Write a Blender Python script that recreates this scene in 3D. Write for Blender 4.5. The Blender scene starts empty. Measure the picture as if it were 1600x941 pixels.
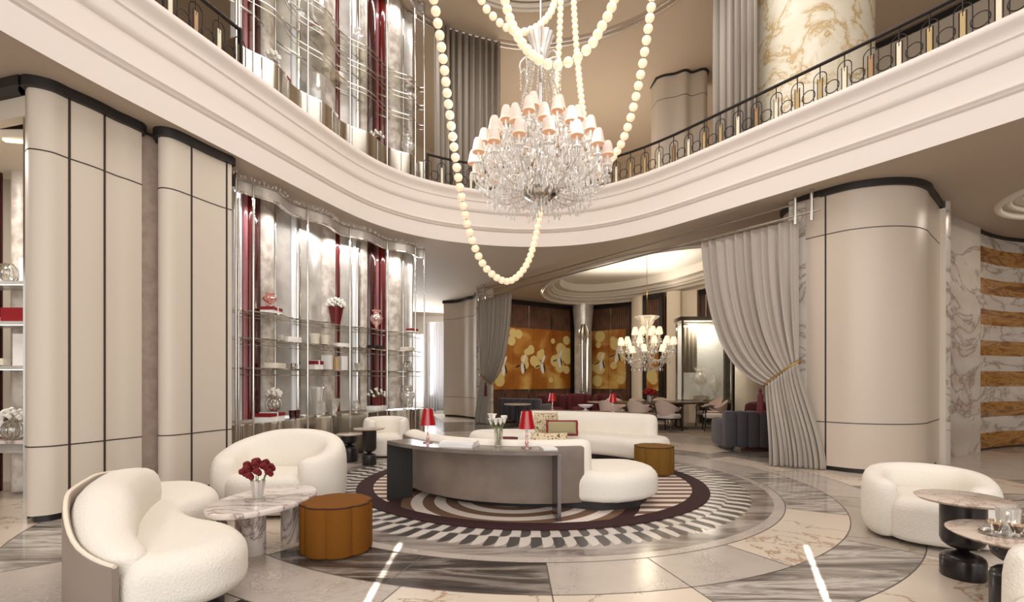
import bpy, bmesh, math, random
from mathutils import Vector
from mathutils.geometry import tessellate_polygon
random.seed(7)
C = bpy.context.scene.collection
R = math.radians; PI = math.pi
# ------------------------------------------------------------ camera
F, CH, Y0 = 775.0, 1.40, 592.5          # focal length in px of the 1600 px frame, eye height, horizon row
cam = bpy.data.objects.new('camera', bpy.data.cameras.new('camera')); C.objects.link(cam)
cam.location = (0, 0, CH); cam.rotation_euler = (PI/2, 0, 0)
cam.data.sensor_width = 36; cam.data.lens = F/1600*36; cam.data.shift_y = (Y0-470.5)/1600
cam.data.clip_end = 200
bpy.context.scene.camera = cam
# ------------------------------------------------------------ world, view
w = bpy.data.worlds.new('world'); bpy.context.scene.world = w; w.use_nodes = True
w.node_tree.nodes['Background'].inputs[0].default_value = (1.0, 0.968, 0.945, 1)
w.node_tree.nodes['Background'].inputs[1].default_value = 1.1
vs = bpy.context.scene.view_settings
vs.view_transform = 'Standard'; vs.look = 'None'; vs.gamma = 1; vs.use_curve_mapping = False
vs.exposure = 0.15
def area(name, loc, size, power, col=(1, .93, .85), rot=(0, 0, 0), sy=None):
    l = bpy.data.lights.new(name, 'AREA'); l.energy = power; l.color = col
    l.shape = 'RECTANGLE'; l.size = size; l.size_y = sy or size
    o = bpy.data.objects.new(name, l); C.objects.link(o); o.location = loc; o.rotation_euler = rot
    return o
area('void_fill_light', (1.0, 5.5, 9.3), 7, 380, (1, .965, .94))  # added fill over the void; the ceiling above it is closed
area('rear_fill_light', (0.8, -3.4, 3.2), 9, 300, (1, .98, .95), (R(90), 0, 0), 5)  # added fill from behind the camera, as if from an unseen window
area('dining_cove_uplight', (3.75, 14.9, 4.38), 3.0, 58, (1, .91, .80), (R(180), 0, 0))
area('lounge_fill_light', (1.2, 16.2, 4.28), .5, 60, (1, .86, .7))  # no fixture here, added to brighten the back lounge
area('corner_fill_light', (9.3, 7.45, 4.5), .8, 40, (1, .84, .68))  # added inside the round recess to light this corner, not a fitting
area('shelf_fill_light', (-5.9, 4.9, 3.9), .6, 45, (1, .93, .85))  # extra light added for the dark space round the left edge shelving
area('corridor_window', (-4.4, 21.5, 2.4), 3.4, 420, (.95, .98, 1), (R(-90), 0, R(20)))
area('upper_ceiling_fill', (2.0, 14.6, 5.7), 6, 150, (1, .88, .75), (R(180), 0, 0), 3)  # added lamp hidden behind the balcony band, brightens the upper ceiling

for nm, x, y, rz in (('light_beam', -.93, 3.65, 2), ('light_beam', 2.23, 3.65, -25)):      # added unseen strip lamps, there only to draw bright lines on the floor
    l = area(nm, (x, y, 4.7), .008, .8, (1, .99, .93), (0, 0, R(rz)), 1.15); l.data.spread = R(.7)
# ------------------------------------------------------------ helpers
def gp(px, py, z=0.0):
    Y = F*(CH-z)/(py-Y0); return ((px-800)*Y/F, Y)
def lin(c):
    return tuple((v/255/12.92 if v/255 <= .04045 else ((v/255+.055)/1.055)**2.4) for v in c)
def cr(pts, n=8, closed=False):
    P = [Vector(p) for p in pts]; out = []; m = len(P)
    rng = range(m) if closed else range(m-1)
    for i in rng:
        if closed: p0, p1, p2, p3 = P[(i-1) % m], P[i], P[(i+1) % m], P[(i+2) % m]
        else: p0, p1, p2, p3 = P[max(i-1, 0)], P[i], P[i+1], P[min(i+2, m-1)]
        for k in range(n):
            t = k/n
            out.append(.5*((2*p1)+(p2-p0)*t+(2*p0-5*p1+4*p2-p3)*t*t+(3*p1-p0-3*p2+p3)*t**3))
    if not closed: out.append(P[-1].copy())
    return out
def resample(P, step):
    out = [P[0].copy()]; acc = 0; need = step
    for a, b in zip(P, P[1:]):
        d = (b-a).length; pos = 0
        while acc+(d-pos) >= need and d > 0:
            pos += need-acc; out.append(a.lerp(b, pos/d)); acc = 0
        acc += d-pos
    return out
def offs(P, d, closed=False):            # offset a plan path to its left by d
    out = []; m = len(P)
    for i in range(m):
        a = P[(i-1) % m] if closed or i else P[i]; b = P[(i+1) % m] if closed or i < m-1 else P[i]
        t = Vector((b[0]-a[0], b[1]-a[1])).normalized()
        out.append(Vector((P[i][0]-t.y*d, P[i][1]+t.x*d)))
    return out
def ray(px, P):                          # where the sight line of a column crosses a plan path
    s = (px-800)/F
    for a, b in zip(P, P[1:]):
        fa, fb = a[0]-s*a[1], b[0]-s*b[1]
        if fa*fb <= 0 and fa != fb:
            t = fa/(fa-fb); return Vector((a[0]+(b[0]-a[0])*t, a[1]+(b[1]-a[1])*t))
    return Vector((P[0][0], P[0][1])) if abs(P[0][0]-s*P[0][1]) < abs(P[-1][0]-s*P[-1][1]) else Vector((P[-1][0], P[-1][1]))
def seg(P, pa, pb):                      # part of a plan path between two points on it
    def par(q):
        best = (1e9, 0)
        for i, (a, b) in enumerate(zip(P, P[1:])):
            ab = Vector((b[0]-a[0], b[1]-a[1])); t = max(0, min(1, ((q[0]-a[0])*ab.x+(q[1]-a[1])*ab.y)/max(ab.length_squared, 1e-9)))
            d = (Vector((a[0]+ab.x*t, a[1]+ab.y*t))-Vector(q[:2])).length
            if d < best[0]: best = (d, i+t)
        return best[1]
    s, e = sorted((par(pa), par(pb))); out = []
    def at(u):
        i = min(int(u), len(P)-2); t = u-i
        return Vector((P[i][0]+(P[i+1][0]-P[i][0])*t, P[i][1]+(P[i+1][1]-P[i][1])*t))
    out.append(at(s)); k = math.ceil(s+1e-6)
    while k < e: out.append(Vector(P[k][:2])); k += 1
    out.append(at(e)); return out

class MB:
    def __init__(s): s.v = []; s.f = []; s.mi = []; s.sm = []
    def add(s, vs, fs, mi=0, sm=False):
        o = len(s.v); s.v += [tuple(v) for v in vs]
        for f in fs: s.f.append([i+o for i in f]); s.mi.append(mi); s.sm.append(sm)
        return s
    def box(s, c, d, rz=0, mi=0, bev=0):
        x, y, z = d[0]/2, d[1]/2, d[2]/2
        if bev:
            P = []
            for sx, sy in ((1, 1), (-1, 1), (-1, -1), (1, -1)):
                for k in range(3):
                    a = {(1, 1): 0, (-1, 1): 90, (-1, -1): 180, (1, -1): 270}[(sx, sy)]+k*45
                    P.append((sx*(x-bev)+bev*math.cos(R(a)), sy*(y-bev)+bev*math.sin(R(a))))
            ca, sa = math.cos(rz), math.sin(rz)
            P = [(c[0]+p[0]*ca-p[1]*sa, c[1]+p[0]*sa+p[1]*ca) for p in P]
            return s.pillow(P, c[2]-z, c[2]+z, bev, bev, mi=mi, st=2, sm=False)
        ca, sa = math.cos(rz), math.sin(rz); V = []
        for dz in (-z, z):
            for dx, dy in ((-x, -y), (x, -y), (x, y), (-x, y)):
                V.append((c[0]+dx*ca-dy*sa, c[1]+dx*sa+dy*ca, c[2]+dz))
        return s.add(V, [(3, 2, 1, 0), (4, 5, 6, 7), (0, 1, 5, 4), (1, 2, 6, 5), (2, 3, 7, 6), (3, 0, 4, 7)], mi)
    def prism(s, P, z0, z1, mi=0, sm=False):
        n = len(P); V = [(p[0], p[1], z0) for p in P]+[(p[0], p[1], z1) for p in P]
        s.add(V, [(i, (i+1) % n, n+(i+1) % n, n+i) for i in range(n)], mi, sm)
        s.add(V[:n], [tuple(range(n))[::-1]], mi); s.add(V[n:], [tuple(range(n))], mi); return s
    def pillow(s, P, z0, z1, rt, rb=None, mi=0, st=5, zf=None, sm=True):
        rb = rt if rb is None else rb
        P = [Vector(p[:2]) for p in P]; n = len(P)
        ar = sum(P[i].x*P[(i+1) % n].y-P[(i+1) % n].x*P[i].y for i in range(n))
        if ar < 0: P = P[::-1]
        nrm = []
        for i in range(n):
            t = (P[(i+1) % n]-P[i-1]).normalized(); nrm.append(Vector((-t.y, t.x)))
        L = []
        for k in range(st+1):
            a = PI/2*k/st; L.append((rb*(1-math.sin(a)), ('b', rb*(1-math.cos(a)))))
        for k in range(st+1):
            a = PI/2*k/st; L.append((rt*(1-math.cos(a)), ('t', rt*(1-math.sin(a)))))
        V = []
        for d, (w_, e) in L:
            for i in range(n):
                q = P[i]+nrm[i]*d; top = zf(P[i].x, P[i].y, i/n) if zf else z1
                V.append((q.x, q.y, z0+e if w_ == 'b' else top-e))
        m = len(L); Fs = []
        for k in range(m-1):
            for i in range(n): Fs.append((k*n+i, k*n+(i+1) % n, (k+1)*n+(i+1) % n, (k+1)*n+i))
        for base_, fl_ in ((0, True), ((m-1)*n, False)):
            tri = tessellate_polygon([[Vector((V[base_+i][0], V[base_+i][1], 0)) for i in range(n)]])
            Fs += [tuple(base_+i for i in t_) for t_ in tri]
        return s.add(V, Fs, mi, sm)
    def tube(s, P, r, n=8, mi=0, closed=False, rf=None):
        P = [Vector(p) for p in P]; m = len(P); V = []; up = None
        for i in range(m):
            a = P[(i-1) % m] if closed or i else P[i]; b = P[(i+1) % m] if closed or i < m-1 else P[i]
            t = (b-a).normalized()
            if up is None: up = Vector((0, 0, 1)) if abs(t.z) < .9 else Vector((1, 0, 0))
            u = (up-t*up.dot(t))
            u = u.normalized() if u.length > 1e-4 else t.orthogonal().normalized()
            up = u; v = t.cross(u); rr = rf(i/max(m-1, 1)) if rf else r
            for k in range(n):
                an = 2*PI*k/n; V.append(P[i]+(u*math.cos(an)+v*math.sin(an))*rr)
        Fs = []
        for i in range(m if closed else m-1):
            for k in range(n):
                j = (i+1) % m; Fs.append((i*n+k, i*n+(k+1) % n, j*n+(k+1) % n, j*n+k))
        if not closed: Fs += [tuple(range(n))[::-1], tuple(range((m-1)*n, m*n))]
        return s.add(V, Fs, mi, True)
    def lathe(s, prof, c=(0, 0, 0), n=24, mi=0, sx=1, sy=1, flute=0, fn=12):
        V = []; m = len(prof)
        for r, z in prof:
            for k in range(n):
                a = 2*PI*k/n; rr = r*(1+flute*math.cos(fn*a)); V.append((c[0]+rr*sx*math.cos(a), c[1]+rr*sy*math.sin(a), c[2]+z))
        Fs = [(i*n+k, i*n+(k+1) % n, (i+1)*n+(k+1) % n, (i+1)*n+k) for i in range(m-1) for k in range(n)]
        if prof[0][0] > 1e-5: Fs.append(tuple(range(n))[::-1])
        if prof[-1][0] > 1e-5: Fs.append(tuple(range((m-1)*n, m*n)))
        return s.add(V, Fs, mi, True)
    def ball(s, c, r, n=12, mi=0, sz=1):
        return s.lathe([(max(1e-6, r*math.sin(PI*k/(n//2+2))), -r*sz*math.cos(PI*k/(n//2+2))) for k in range(n//2+3)], c, n, mi)
    def bolster(s, P, w_, z0, z1, e=3.0, end=.1, mi=0, n=20):
        P = [Vector(p[:2]) for p in P]; m = len(P); N_ = offs(P, 1.0); V = []; L_ = [0]
        for i in range(1, m): L_.append(L_[-1]+(P[i]-P[i-1]).length)
        T_ = L_[-1]; rows = []
        us = sorted(set([T_*k/48 for k in range(49)]+[end*x for x in (.02, .1, .25, .5, .75)]+[T_-end*x for x in (.02, .1, .25, .5, .75)]))
        for u in us:
            i = max(k for k in range(m-1) if L_[k] <= u+1e-9); f_ = min(1, (u-L_[i])/max(L_[i+1]-L_[i], 1e-9))
            p = P[i].lerp(P[i+1], f_); nn = (N_[i]-P[i]).lerp(N_[i+1]-P[i+1], f_).normalized(); t = u/T_
            d = min(u, T_-u)/end; q = 1 if d >= 1 else math.sqrt(max(0, 1-(1-d)**2)); q = max(q, .02)
            ww = (w_(t) if callable(w_) else w_)*q; a0 = z0(t) if callable(z0) else z0; a1 = z1(t) if callable(z1) else z1
            h = (a1-a0)/2; zc = a0+h; hh = h-min(end, h)*.55*(1-q)
            for k in range(n):
                an = 2*PI*k/n; c_, s_ = math.cos(an), math.sin(an)
                x = ww/2*abs(c_)**(2/e)*(1 if c_ > 0 else -1); z = hh*abs(s_)**(2/e)*(1 if s_ > 0 else -1); x *= 1
                V.append((p.x+nn.x*x, p.y+nn.y*x, zc+z))
        r_ = len(us)
        Fs = [(i*n+k, i*n+(k+1) % n, (i+1)*n+(k+1) % n, (i+1)*n+k) for i in range(r_-1) for k in range(n)]+[tuple(range(n))[::-1], tuple(range((r_-1)*n, r_*n))]
        return s.add(V, Fs, mi, True)
    def octa(s, c, r, h, mi=0):
        a = random.random()*PI
        V = [(c[0], c[1], c[2]-h), (c[0], c[1], c[2]+h*.7)]+[(c[0]+r*math.cos(a+k*PI/2), c[1]+r*math.sin(a+k*PI/2), c[2]) for k in range(4)]
        return s.add(V, [(0, 2+(k+1) % 4, 2+k) for k in range(4)]+[(1, 2+k, 2+(k+1) % 4) for k in range(4)], mi)
    def wall(s, P, z0, z1, mi=0, sm=True):
        n = len(P); V = [(p[0], p[1], z0) for p in P]+[(p[0], p[1], z1) for p in P]
        return s.add(V, [(i, i+1, n+i+1, n+i) for i in range(n-1)], mi, sm)
    def sweep(s, P, prof, side=1, mi=0, closed=False):   # prof: (offset, z) along plan path
        rows = [offs(P, side*d, closed) for d, z in prof]; n = len(P); V = []
        for (d, z), r_ in zip(prof, rows): V += [(p[0], p[1], z) for p in r_]
        m = n if closed else n-1
        return s.add(V, [(k*n+i, k*n+(i+1) % n, (k+1)*n+(i+1) % n, (k+1)*n+i) for k in range(len(prof)-1) for i in range(m)], mi, False)
    def strip(s, A, B_, z, th, mi=0):    # slab between two plan paths
        n = len(A); return s.prism([*A, *B_[::-1]], z-th, z, mi)
    def build(s, name, mats, parent=None, **kw):
        me = bpy.data.meshes.new(name); o_ = Vector(parent['_w']) if parent is not None and '_w' in parent else Vector((0, 0, 0))
        me.from_pydata([tuple(Vector(v)-o_) for v in s.v], [], s.f)
        if not isinstance(mats, (list, tuple)): mats = [mats]
        for m in mats: me.materials.append(m)
        me.polygons.foreach_set('material_index', s.mi); me.polygons.foreach_set('use_smooth', s.sm)
        bm = bmesh.new(); bm.from_mesh(me); bmesh.ops.remove_doubles(bm, verts=bm.verts, dist=1e-5)
        bmesh.ops.recalc_face_normals(bm, faces=bm.faces); bm.to_mesh(me); bm.free()
        try: me.set_sharp_from_angle(angle=R(42))
        except Exception: pass
        me.update(); ob = bpy.data.objects.new(name, me); C.objects.link(ob)
        if parent is not None: ob.parent = parent; ob['_w'] = tuple(o_)
        for k, v in kw.items(): ob[k] = v
        return ob
def tag(o, label, cat, group=None, kind=None):
    o['label'] = label; o['category'] = cat
    if group: o['group'] = group
    if kind: o['kind'] = kind
    return o
def thing(name, label, cat, loc=(0, 0, 0), group=None, local=False):
    o = bpy.data.objects.new(name, None); C.objects.link(o); o.location = loc
    o['_w'] = (0, 0, 0) if local else tuple(loc); o.empty_display_size = .1
    return tag(o, label, cat, group)
def struct(name, mb, mat): return mb.build(name, mat, None, kind='structure')
def copy_tree(o, parent=None):
    c = o.copy(); C.objects.link(c)
    if parent is not None: c.parent = parent
    for ch in list(o.children): copy_tree(ch, c)
    return c
def dup(o, loc, rz=0, label=None, group=None, sc=None):
    c = copy_tree(o); c.location = loc; c.rotation_euler = (0, 0, rz)
    if label: c['label'] = label
    if group: c['group'] = group
    if sc: c.scale = (sc,)*3
    return c

# ------------------------------------------------------------ materials
def mat(name, col, rough=.5, metal=0, bump=0, bs=200, emit=0, ecol=None, spec=.5, noise_c=None, ns=6, sheen=0, trans=0, ior=1.45, alpha=1, coat=0):
    m = bpy.data.materials.new(name); m.use_nodes = True; nt = m.node_tree; b = nt.nodes['Principled BSDF']; N = nt.nodes.new; L = nt.links.new
    b.inputs['Base Color'].default_value = (*lin(col), 1); b.inputs['Roughness'].default_value = rough
    b.inputs['Metallic'].default_value = metal; b.inputs['Specular IOR Level'].default_value = spec
    b.inputs['IOR'].default_value = ior; b.inputs['Transmission Weight'].default_value = trans; b.inputs['Alpha'].default_value = alpha
    b.inputs['Sheen Weight'].default_value = sheen; b.inputs['Coat Weight'].default_value = coat
    if emit: b.inputs['Emission Color'].default_value = (*lin(ecol or col), 1); b.inputs['Emission Strength'].default_value = emit
    tc = N('ShaderNodeTexCoord')
    if bump:
        nz = N('ShaderNodeTexNoise'); nz.inputs['Scale'].default_value = bs; nz.inputs['Detail'].default_value = 3
        L(tc.outputs['Object'], nz.inputs['Vector']); bp = N('ShaderNodeBump'); bp.inputs['Strength'].default_value = bump; bp.inputs['Distance'].default_value = .01
        L(nz.outputs[0], bp.inputs['Height']); L(bp.outputs[0], b.inputs['Normal'])
    if noise_c:
        nz = N('ShaderNodeTexNoise'); nz.inputs['Scale'].default_value = ns; nz.inputs['Detail'].default_value = 6
        L(tc.outputs['Object'], nz.inputs['Vector']); rp = N('ShaderNodeValToRGB'); rp.color_ramp.elements[0].position = .38; rp.color_ramp.elements[1].position = .62
        rp.color_ramp.elements[0].color = (*lin(col), 1); rp.color_ramp.elements[1].color = (*lin(noise_c), 1)
        L(nz.outputs[0], rp.inputs[0]); L(rp.outputs[0], b.inputs['Base Color'])
    return m
def ramp(nt, stops):
    r_ = nt.nodes.new('ShaderNodeValToRGB'); cr_ = r_.color_ramp
    while len(cr_.elements) < len(stops): cr_.elements.new(.5)
    for e, (p, c) in zip(cr_.elements, stops): e.position = p; e.color = (*lin(c), 1)
    return r_
def marble(name, base, mid, vein, scale=1.0, rot=0, stretch=(1, 1, 1), rough=.1, vw=.04, streak=False, wscale=None):
    m = bpy.data.materials.new(name); m.use_nodes = True; nt = m.node_tree; b = nt.nodes['Principled BSDF']; N = nt.nodes.new; L = nt.links.new
    tc = N('ShaderNodeTexCoord'); mp = N('ShaderNodeMapping'); mp.inputs['Rotation'].default_value = (0, 0, rot); mp.inputs['Scale'].default_value = stretch
    L(tc.outputs['Object'], mp.inputs[0])
    n1 = N('ShaderNodeTexNoise'); n1.inputs['Scale'].default_value = scale; n1.inputs['Detail'].default_value = 8; n1.inputs['Roughness'].default_value = .6; n1.inputs['Distortion'].default_value = .8
    L(mp.outputs[0], n1.inputs['Vector'])
    if streak:
        cr_ = ramp(nt, [(0, vein), (.38, vein), (.46, mid), (.54, base), (.6, mid), (.7, vein), (1, base)])
        L(n1.outputs[0], cr_.inputs[0]); L(cr_.outputs[0], b.inputs['Base Color'])
    else:
        a = N('ShaderNodeMath'); a.operation = 'SUBTRACT'; a.inputs[1].default_value = .5; L(n1.outputs[0], a.inputs[0])
        a2 = N('ShaderNodeMath'); a2.operation = 'ABSOLUTE'; L(a.outputs[0], a2.inputs[0])
        cv = ramp(nt, [(0, vein), (vw*.35, mid), (vw, base), (1, base)]); L(a2.outputs[0], cv.inputs[0])
        n2 = N('ShaderNodeTexNoise'); n2.inputs['Scale'].default_value = scale*2.2; n2.inputs['Detail'].default_value = 5; L(mp.outputs[0], n2.inputs['Vector'])
        c2 = ramp(nt, [(.35, mid), (.6, base)]); L(n2.outputs[0], c2.inputs[0])
        mx = N('ShaderNodeMix'); mx.data_type = 'RGBA'; mx.blend_type = 'MULTIPLY'; mx.inputs[0].default_value = .5
        L(cv.outputs[0], mx.inputs[6]); L(c2.outputs[0], mx.inputs[7]); L(mx.outputs[2], b.inputs['Base Color'])
    b.inputs['Roughness'].default_value = rough
    return m
def thin_glass(name, col, alpha=.25, rough=.03):   # clear glass: part glossy, mostly see-through
    m = bpy.data.materials.new(name); m.use_nodes = True; nt = m.node_tree; nt.nodes.clear(); N = nt.nodes.new; L = nt.links.new
    o = N('ShaderNodeOutputMaterial'); t = N('ShaderNodeBsdfTransparent'); g = N('ShaderNodeBsdfGlossy'); x = N('ShaderNodeMixShader')
    t.inputs[0].default_value = (*lin(col), 1); g.inputs[0].default_value = (1, .98, .95, 1); g.inputs['Roughness'].default_value = rough
    lw = N('ShaderNodeLayerWeight'); lw.inputs[0].default_value = .35; mr = N('ShaderNodeMapRange'); mr.inputs[3].default_value = alpha*.5; mr.inputs[4].default_value = min(1, alpha*3)
    L(lw.outputs['Facing'], mr.inputs[0]); L(mr.outputs[0], x.inputs[0]); L(t.outputs[0], x.inputs[1]); L(g.outputs[0], x.inputs[2]); L(x.outputs[0], o.inputs[0])
    return m
def crystal(name, col=(250, 248, 245), white=.3):
    m = bpy.data.materials.new(name); m.use_nodes = True; nt = m.node_tree; nt.nodes.clear(); N = nt.nodes.new; L = nt.links.new
    o = N('ShaderNodeOutputMaterial'); t = N('ShaderNodeBsdfTransparent'); g = N('ShaderNodeBsdfGlossy'); d = N('ShaderNodeBsdfTranslucent'); d.inputs[0].default_value = (*lin(col), 1)
    t.inputs[0].default_value = (*lin(col), 1); g.inputs['Roughness'].default_value = .08; g.inputs[0].default_value = (1, 1, 1, 1)
    df = N('ShaderNodeBsdfDiffuse'); df.inputs[0].default_value = (*lin(col), 1); a1 = N('ShaderNodeMixShader'); a1.inputs[0].default_value = .5; L(d.outputs[0], a1.inputs[1]); L(df.outputs[0], a1.inputs[2])
    x1 = N('ShaderNodeMixShader'); x1.inputs[0].default_value = .45; L(t.outputs[0], x1.inputs[1]); L(g.outputs[0], x1.inputs[2])
    x2 = N('ShaderNodeMixShader'); x2.inputs[0].default_value = white; L(x1.outputs[0], x2.inputs[1]); L(a1.outputs[0], x2.inputs[2]); L(x2.outputs[0], o.inputs[0])
    return m
M = {}
M['band'] = mat('plaster_band', (230, 219, 211), .55)
M['soffit'] = mat('soffit', (194, 178, 160), .75)
M['upceil'] = mat('upper_ceiling', (200, 182, 160), .8)
M['molding'] = mat('white_moulding', (226, 218, 206), .6)
M['panel'] = mat('leather_panel', (211, 199, 184), .42, bump=.04, bs=90)
M['panel_r'] = mat('leather_panel_warm', (203, 188, 172), .34, bump=.03, bs=90)
M['black'] = mat('black_trim', (38, 34, 34), .45)
M['seam'] = mat('panel_seam', (60, 48, 42), .6)  # dark joint lines of the panelling
M['stone'] = mat('antique_stone', (214, 205, 194), .35, noise_c=(172, 160, 150), ns=7)
M['stonew'] = mat('pier_stone', (196, 176, 164), .5, noise_c=(180, 160, 148), ns=9)
M['silver'] = mat('silver_panel', (212, 209, 204), .25, .35, noise_c=(190, 186, 181), ns=3)
M['mirror'] = mat('mirror', (188, 182, 172), .2, 1)
M['chrome'] = mat('chrome', (215, 212, 208), .12, 1)
M['pearlrod'] = mat('polished_rod', (214, 206, 200), .2, 1)
M['redglass'] = mat('red_lacquer', (92, 16, 14), .12, coat=.6)
M['redstripe'] = mat('dark_red_lacquer', (62, 16, 16), .15, coat=.6)
M['pink'] = mat('pink_glass', (160, 104, 108), .12)
M['whitelit'] = mat('white_glass', (236, 238, 240), .15)
M['glass'] = thin_glass('clear_glass', (246, 246, 242))
M['crystal'] = crystal('crystal', (255, 254, 252), .42)
M['crystal2'] = crystal('cut_crystal', (244, 242, 238), .3)
M['pinkcry'] = crystal('pink_crystal', (230, 180, 170), .3)
M['boucle'] = mat('boucle', (236, 229, 217), .95, bump=.6, bs=75, sheen=0)
M['boucle2'] = mat('cream_boucle', (236, 224, 205), .95, bump=.25, bs=110)
M['shell'] = mat('leather_shell', (152, 138, 126), .32, .1, bump=.03, bs=20)
M['taupe'] = mat('taupe_leather', (140, 124, 112), .38, noise_c=(122, 108, 98), ns=2.5)
M['console'] = mat('console_top', (122, 110, 102), .22, noise_c=(104, 92, 86), ns=4)
M['slab'] = mat('dark_slab', (44, 42, 42), .35)
M['bronze'] = mat('bronze', (112, 104, 104), .25, .8)
M['blackwood'] = mat('black_wood', (32, 28, 30), .3, coat=.2)
M['velvet'] = mat('amber_velvet', (118, 72, 20), .85, bump=.05, bs=30, spec=.2)
M['piping'] = mat('brown_piping', (58, 26, 12), .7)
M['olive'] = mat('olive_velvet', (120, 86, 34), .85, spec=.2)
M['topwhite'] = marble('white_marble', (230, 221, 215), (206, 194, 189), (142, 122, 114), 1.8, .6, (1, 2.5, 1), .12, .04)
M['topcream'] = marble('cream_marble_top', (228, 216, 205), (212, 198, 187), (176, 156, 144), 3, 0, (1, 1, 1), .15, .04)
M['curtain'] = mat('curtain_satin', (168, 158, 147), .42, bump=.02, bs=30, sheen=.3)
M['curtain2'] = mat('curtain_satin_upper', (160, 150, 138), .5)
M['sheer'] = mat('sheer_curtain', (226, 224, 226), .8, alpha=.75)
M['gold'] = mat('gold', (190, 150, 80), .3, .9)
M['brass'] = mat('brass_satin', (178, 152, 104), .4, .15)
M['creambar'] = mat('cream_bar', (226, 216, 190), .4)
M['iron'] = mat('wrought_iron', (44, 38, 36), .4, .5)
M['wood'] = mat('walnut_slats', (112, 80, 62), .5, noise_c=(92, 64, 50), ns=3)
M['woodtop'] = mat('walnut_top', (96, 72, 60), .22, noise_c=(78, 56, 46), ns=3)
M['cream'] = mat('cream_pilaster', (226, 214, 196), .5)
M['greyv'] = mat('grey_velvet', (74, 70, 76), .85, bump=.05, bs=30, sheen=.15)
M['burg'] = mat('burgundy_velvet', (84, 10, 22), .7, sheen=.1)
M['redcloth'] = mat('red_cloth', (150, 22, 30), .7)
M['blush'] = mat('blush_leather', (204, 182, 170), .5)
M['seatwhite'] = mat('white_seat', (228, 214, 206), .7)
M['redshade'] = mat('red_glass_shade', (150, 8, 16), .15, emit=.08, ecol=(220, 10, 20), coat=.5)
M['redbulb'] = mat('red_bulb', (240, 30, 30), .3, emit=1.0, ecol=(255, 30, 30))
M['pinkstem'] = crystal('pink_crystal_stem', (236, 190, 190), .35)
M['white'] = mat('white_box', (236, 232, 228), .5)
M['redbox'] = mat('red_box', (130, 16, 24), .5)
M['darkglass'] = mat('dark_red_glass', (62, 8, 14), .08, coat=.6)
M['ivory'] = mat('ivory', (226, 218, 200), .5)
M['blackbox'] = mat('black_box', (24, 18, 18), .4)
M['tan'] = mat('tan_card', (196, 168, 128), .5)
M['petal'] = mat('white_petal', (244, 240, 232), .6)
M['rose'] = mat('red_petal', (104, 12, 18), .7, bump=.3, bs=60)
M['leaf'] = mat('green_stem', (112, 132, 62), .5)
M['pot'] = mat('burgundy_pot', (96, 22, 24), .25)
M['bead'] = mat('glowing_bead', (248, 232, 206), .35, emit=.36, ecol=(255, 226, 184))
M['shade'] = mat('lamp_shade', (232, 212, 200), .8, emit=.03, ecol=(255, 220, 200))
M['shadein'] = mat('lit_shade_rim', (248, 226, 204), .8, emit=.12, ecol=(255, 222, 195))
M['shade2'] = mat('small_lit_shade', (255, 240, 214), .8, emit=.75, ecol=(255, 232, 198))
M['candle'] = mat('candle_tube', (240, 236, 230), .4)
M['striplight'] = mat('strip_light', (255, 240, 215), .5, emit=3, ecol=(255, 236, 205))
M['coffee'] = mat('coffee', (92, 48, 28), .2)
M['foam'] = mat('coffee_foam', (206, 170, 128), .5)
M['onyxw'] = marble('onyx_white', (236, 230, 216), (222, 210, 184), (196, 164, 112), 1.1, .3, (1, 1, 1), .25, .05)
M['marw'] = marble('wall_marble', (224, 219, 212), (206, 198, 190), (160, 148, 136), .7, 0, (1, 1, 2.0), .22, .045)
M['marb'] = marble('brown_onyx', (182, 138, 82), (150, 104, 56), (116, 74, 36), 1.4, 0, (1, 1, 5), .2, streak=True)
M['fl_cream'] = marble('floor_cream', (230, 219, 206), (216, 204, 190), (176, 136, 92), .75, .5, (1, 1, 1), .18, .016)
M['fl_grey'] = marble('floor_grey', (208, 199, 190), (190, 181, 172), (228, 221, 213), 1.5, .2, (1, 1, 1), .18, .03)
M['fl_grey2'] = marble('floor_grey_warm', (198, 188, 176), (180, 170, 158), (154, 144, 134), 1.1, 1.2, (1, 1, 1), .18, .03)
M['fl_dark'] = marble('floor_dark', (150, 140, 130), (84, 76, 70), (56, 50, 46), 1.1, .35, (.6, 3.2, 1), .14, streak=True)
M['fl_dark2'] = marble('floor_zebra', (200, 192, 183), (148, 140, 131), (92, 85, 79), 1.3, 2.55, (.7, 4, 1), .12, streak=True)
M['fl_mid'] = marble('floor_mid', (172, 162, 154), (146, 136, 128), (112, 102, 96), 1.2, -.4, (.7, 3.5, 1), .13, streak=True)
M['joint'] = mat('floor_joint', (92, 82, 78), .4)
M['tooth'] = mat('inlay_dark', (74, 69, 67), .3)
M['toothl'] = mat('inlay_light', (208, 199, 190), .25)
for m in list(bpy.data.materials):
    if m.name in ('sheer_curtain',): m.blend_method = 'BLEND' if hasattr(m, 'blend_method') else None
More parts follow.
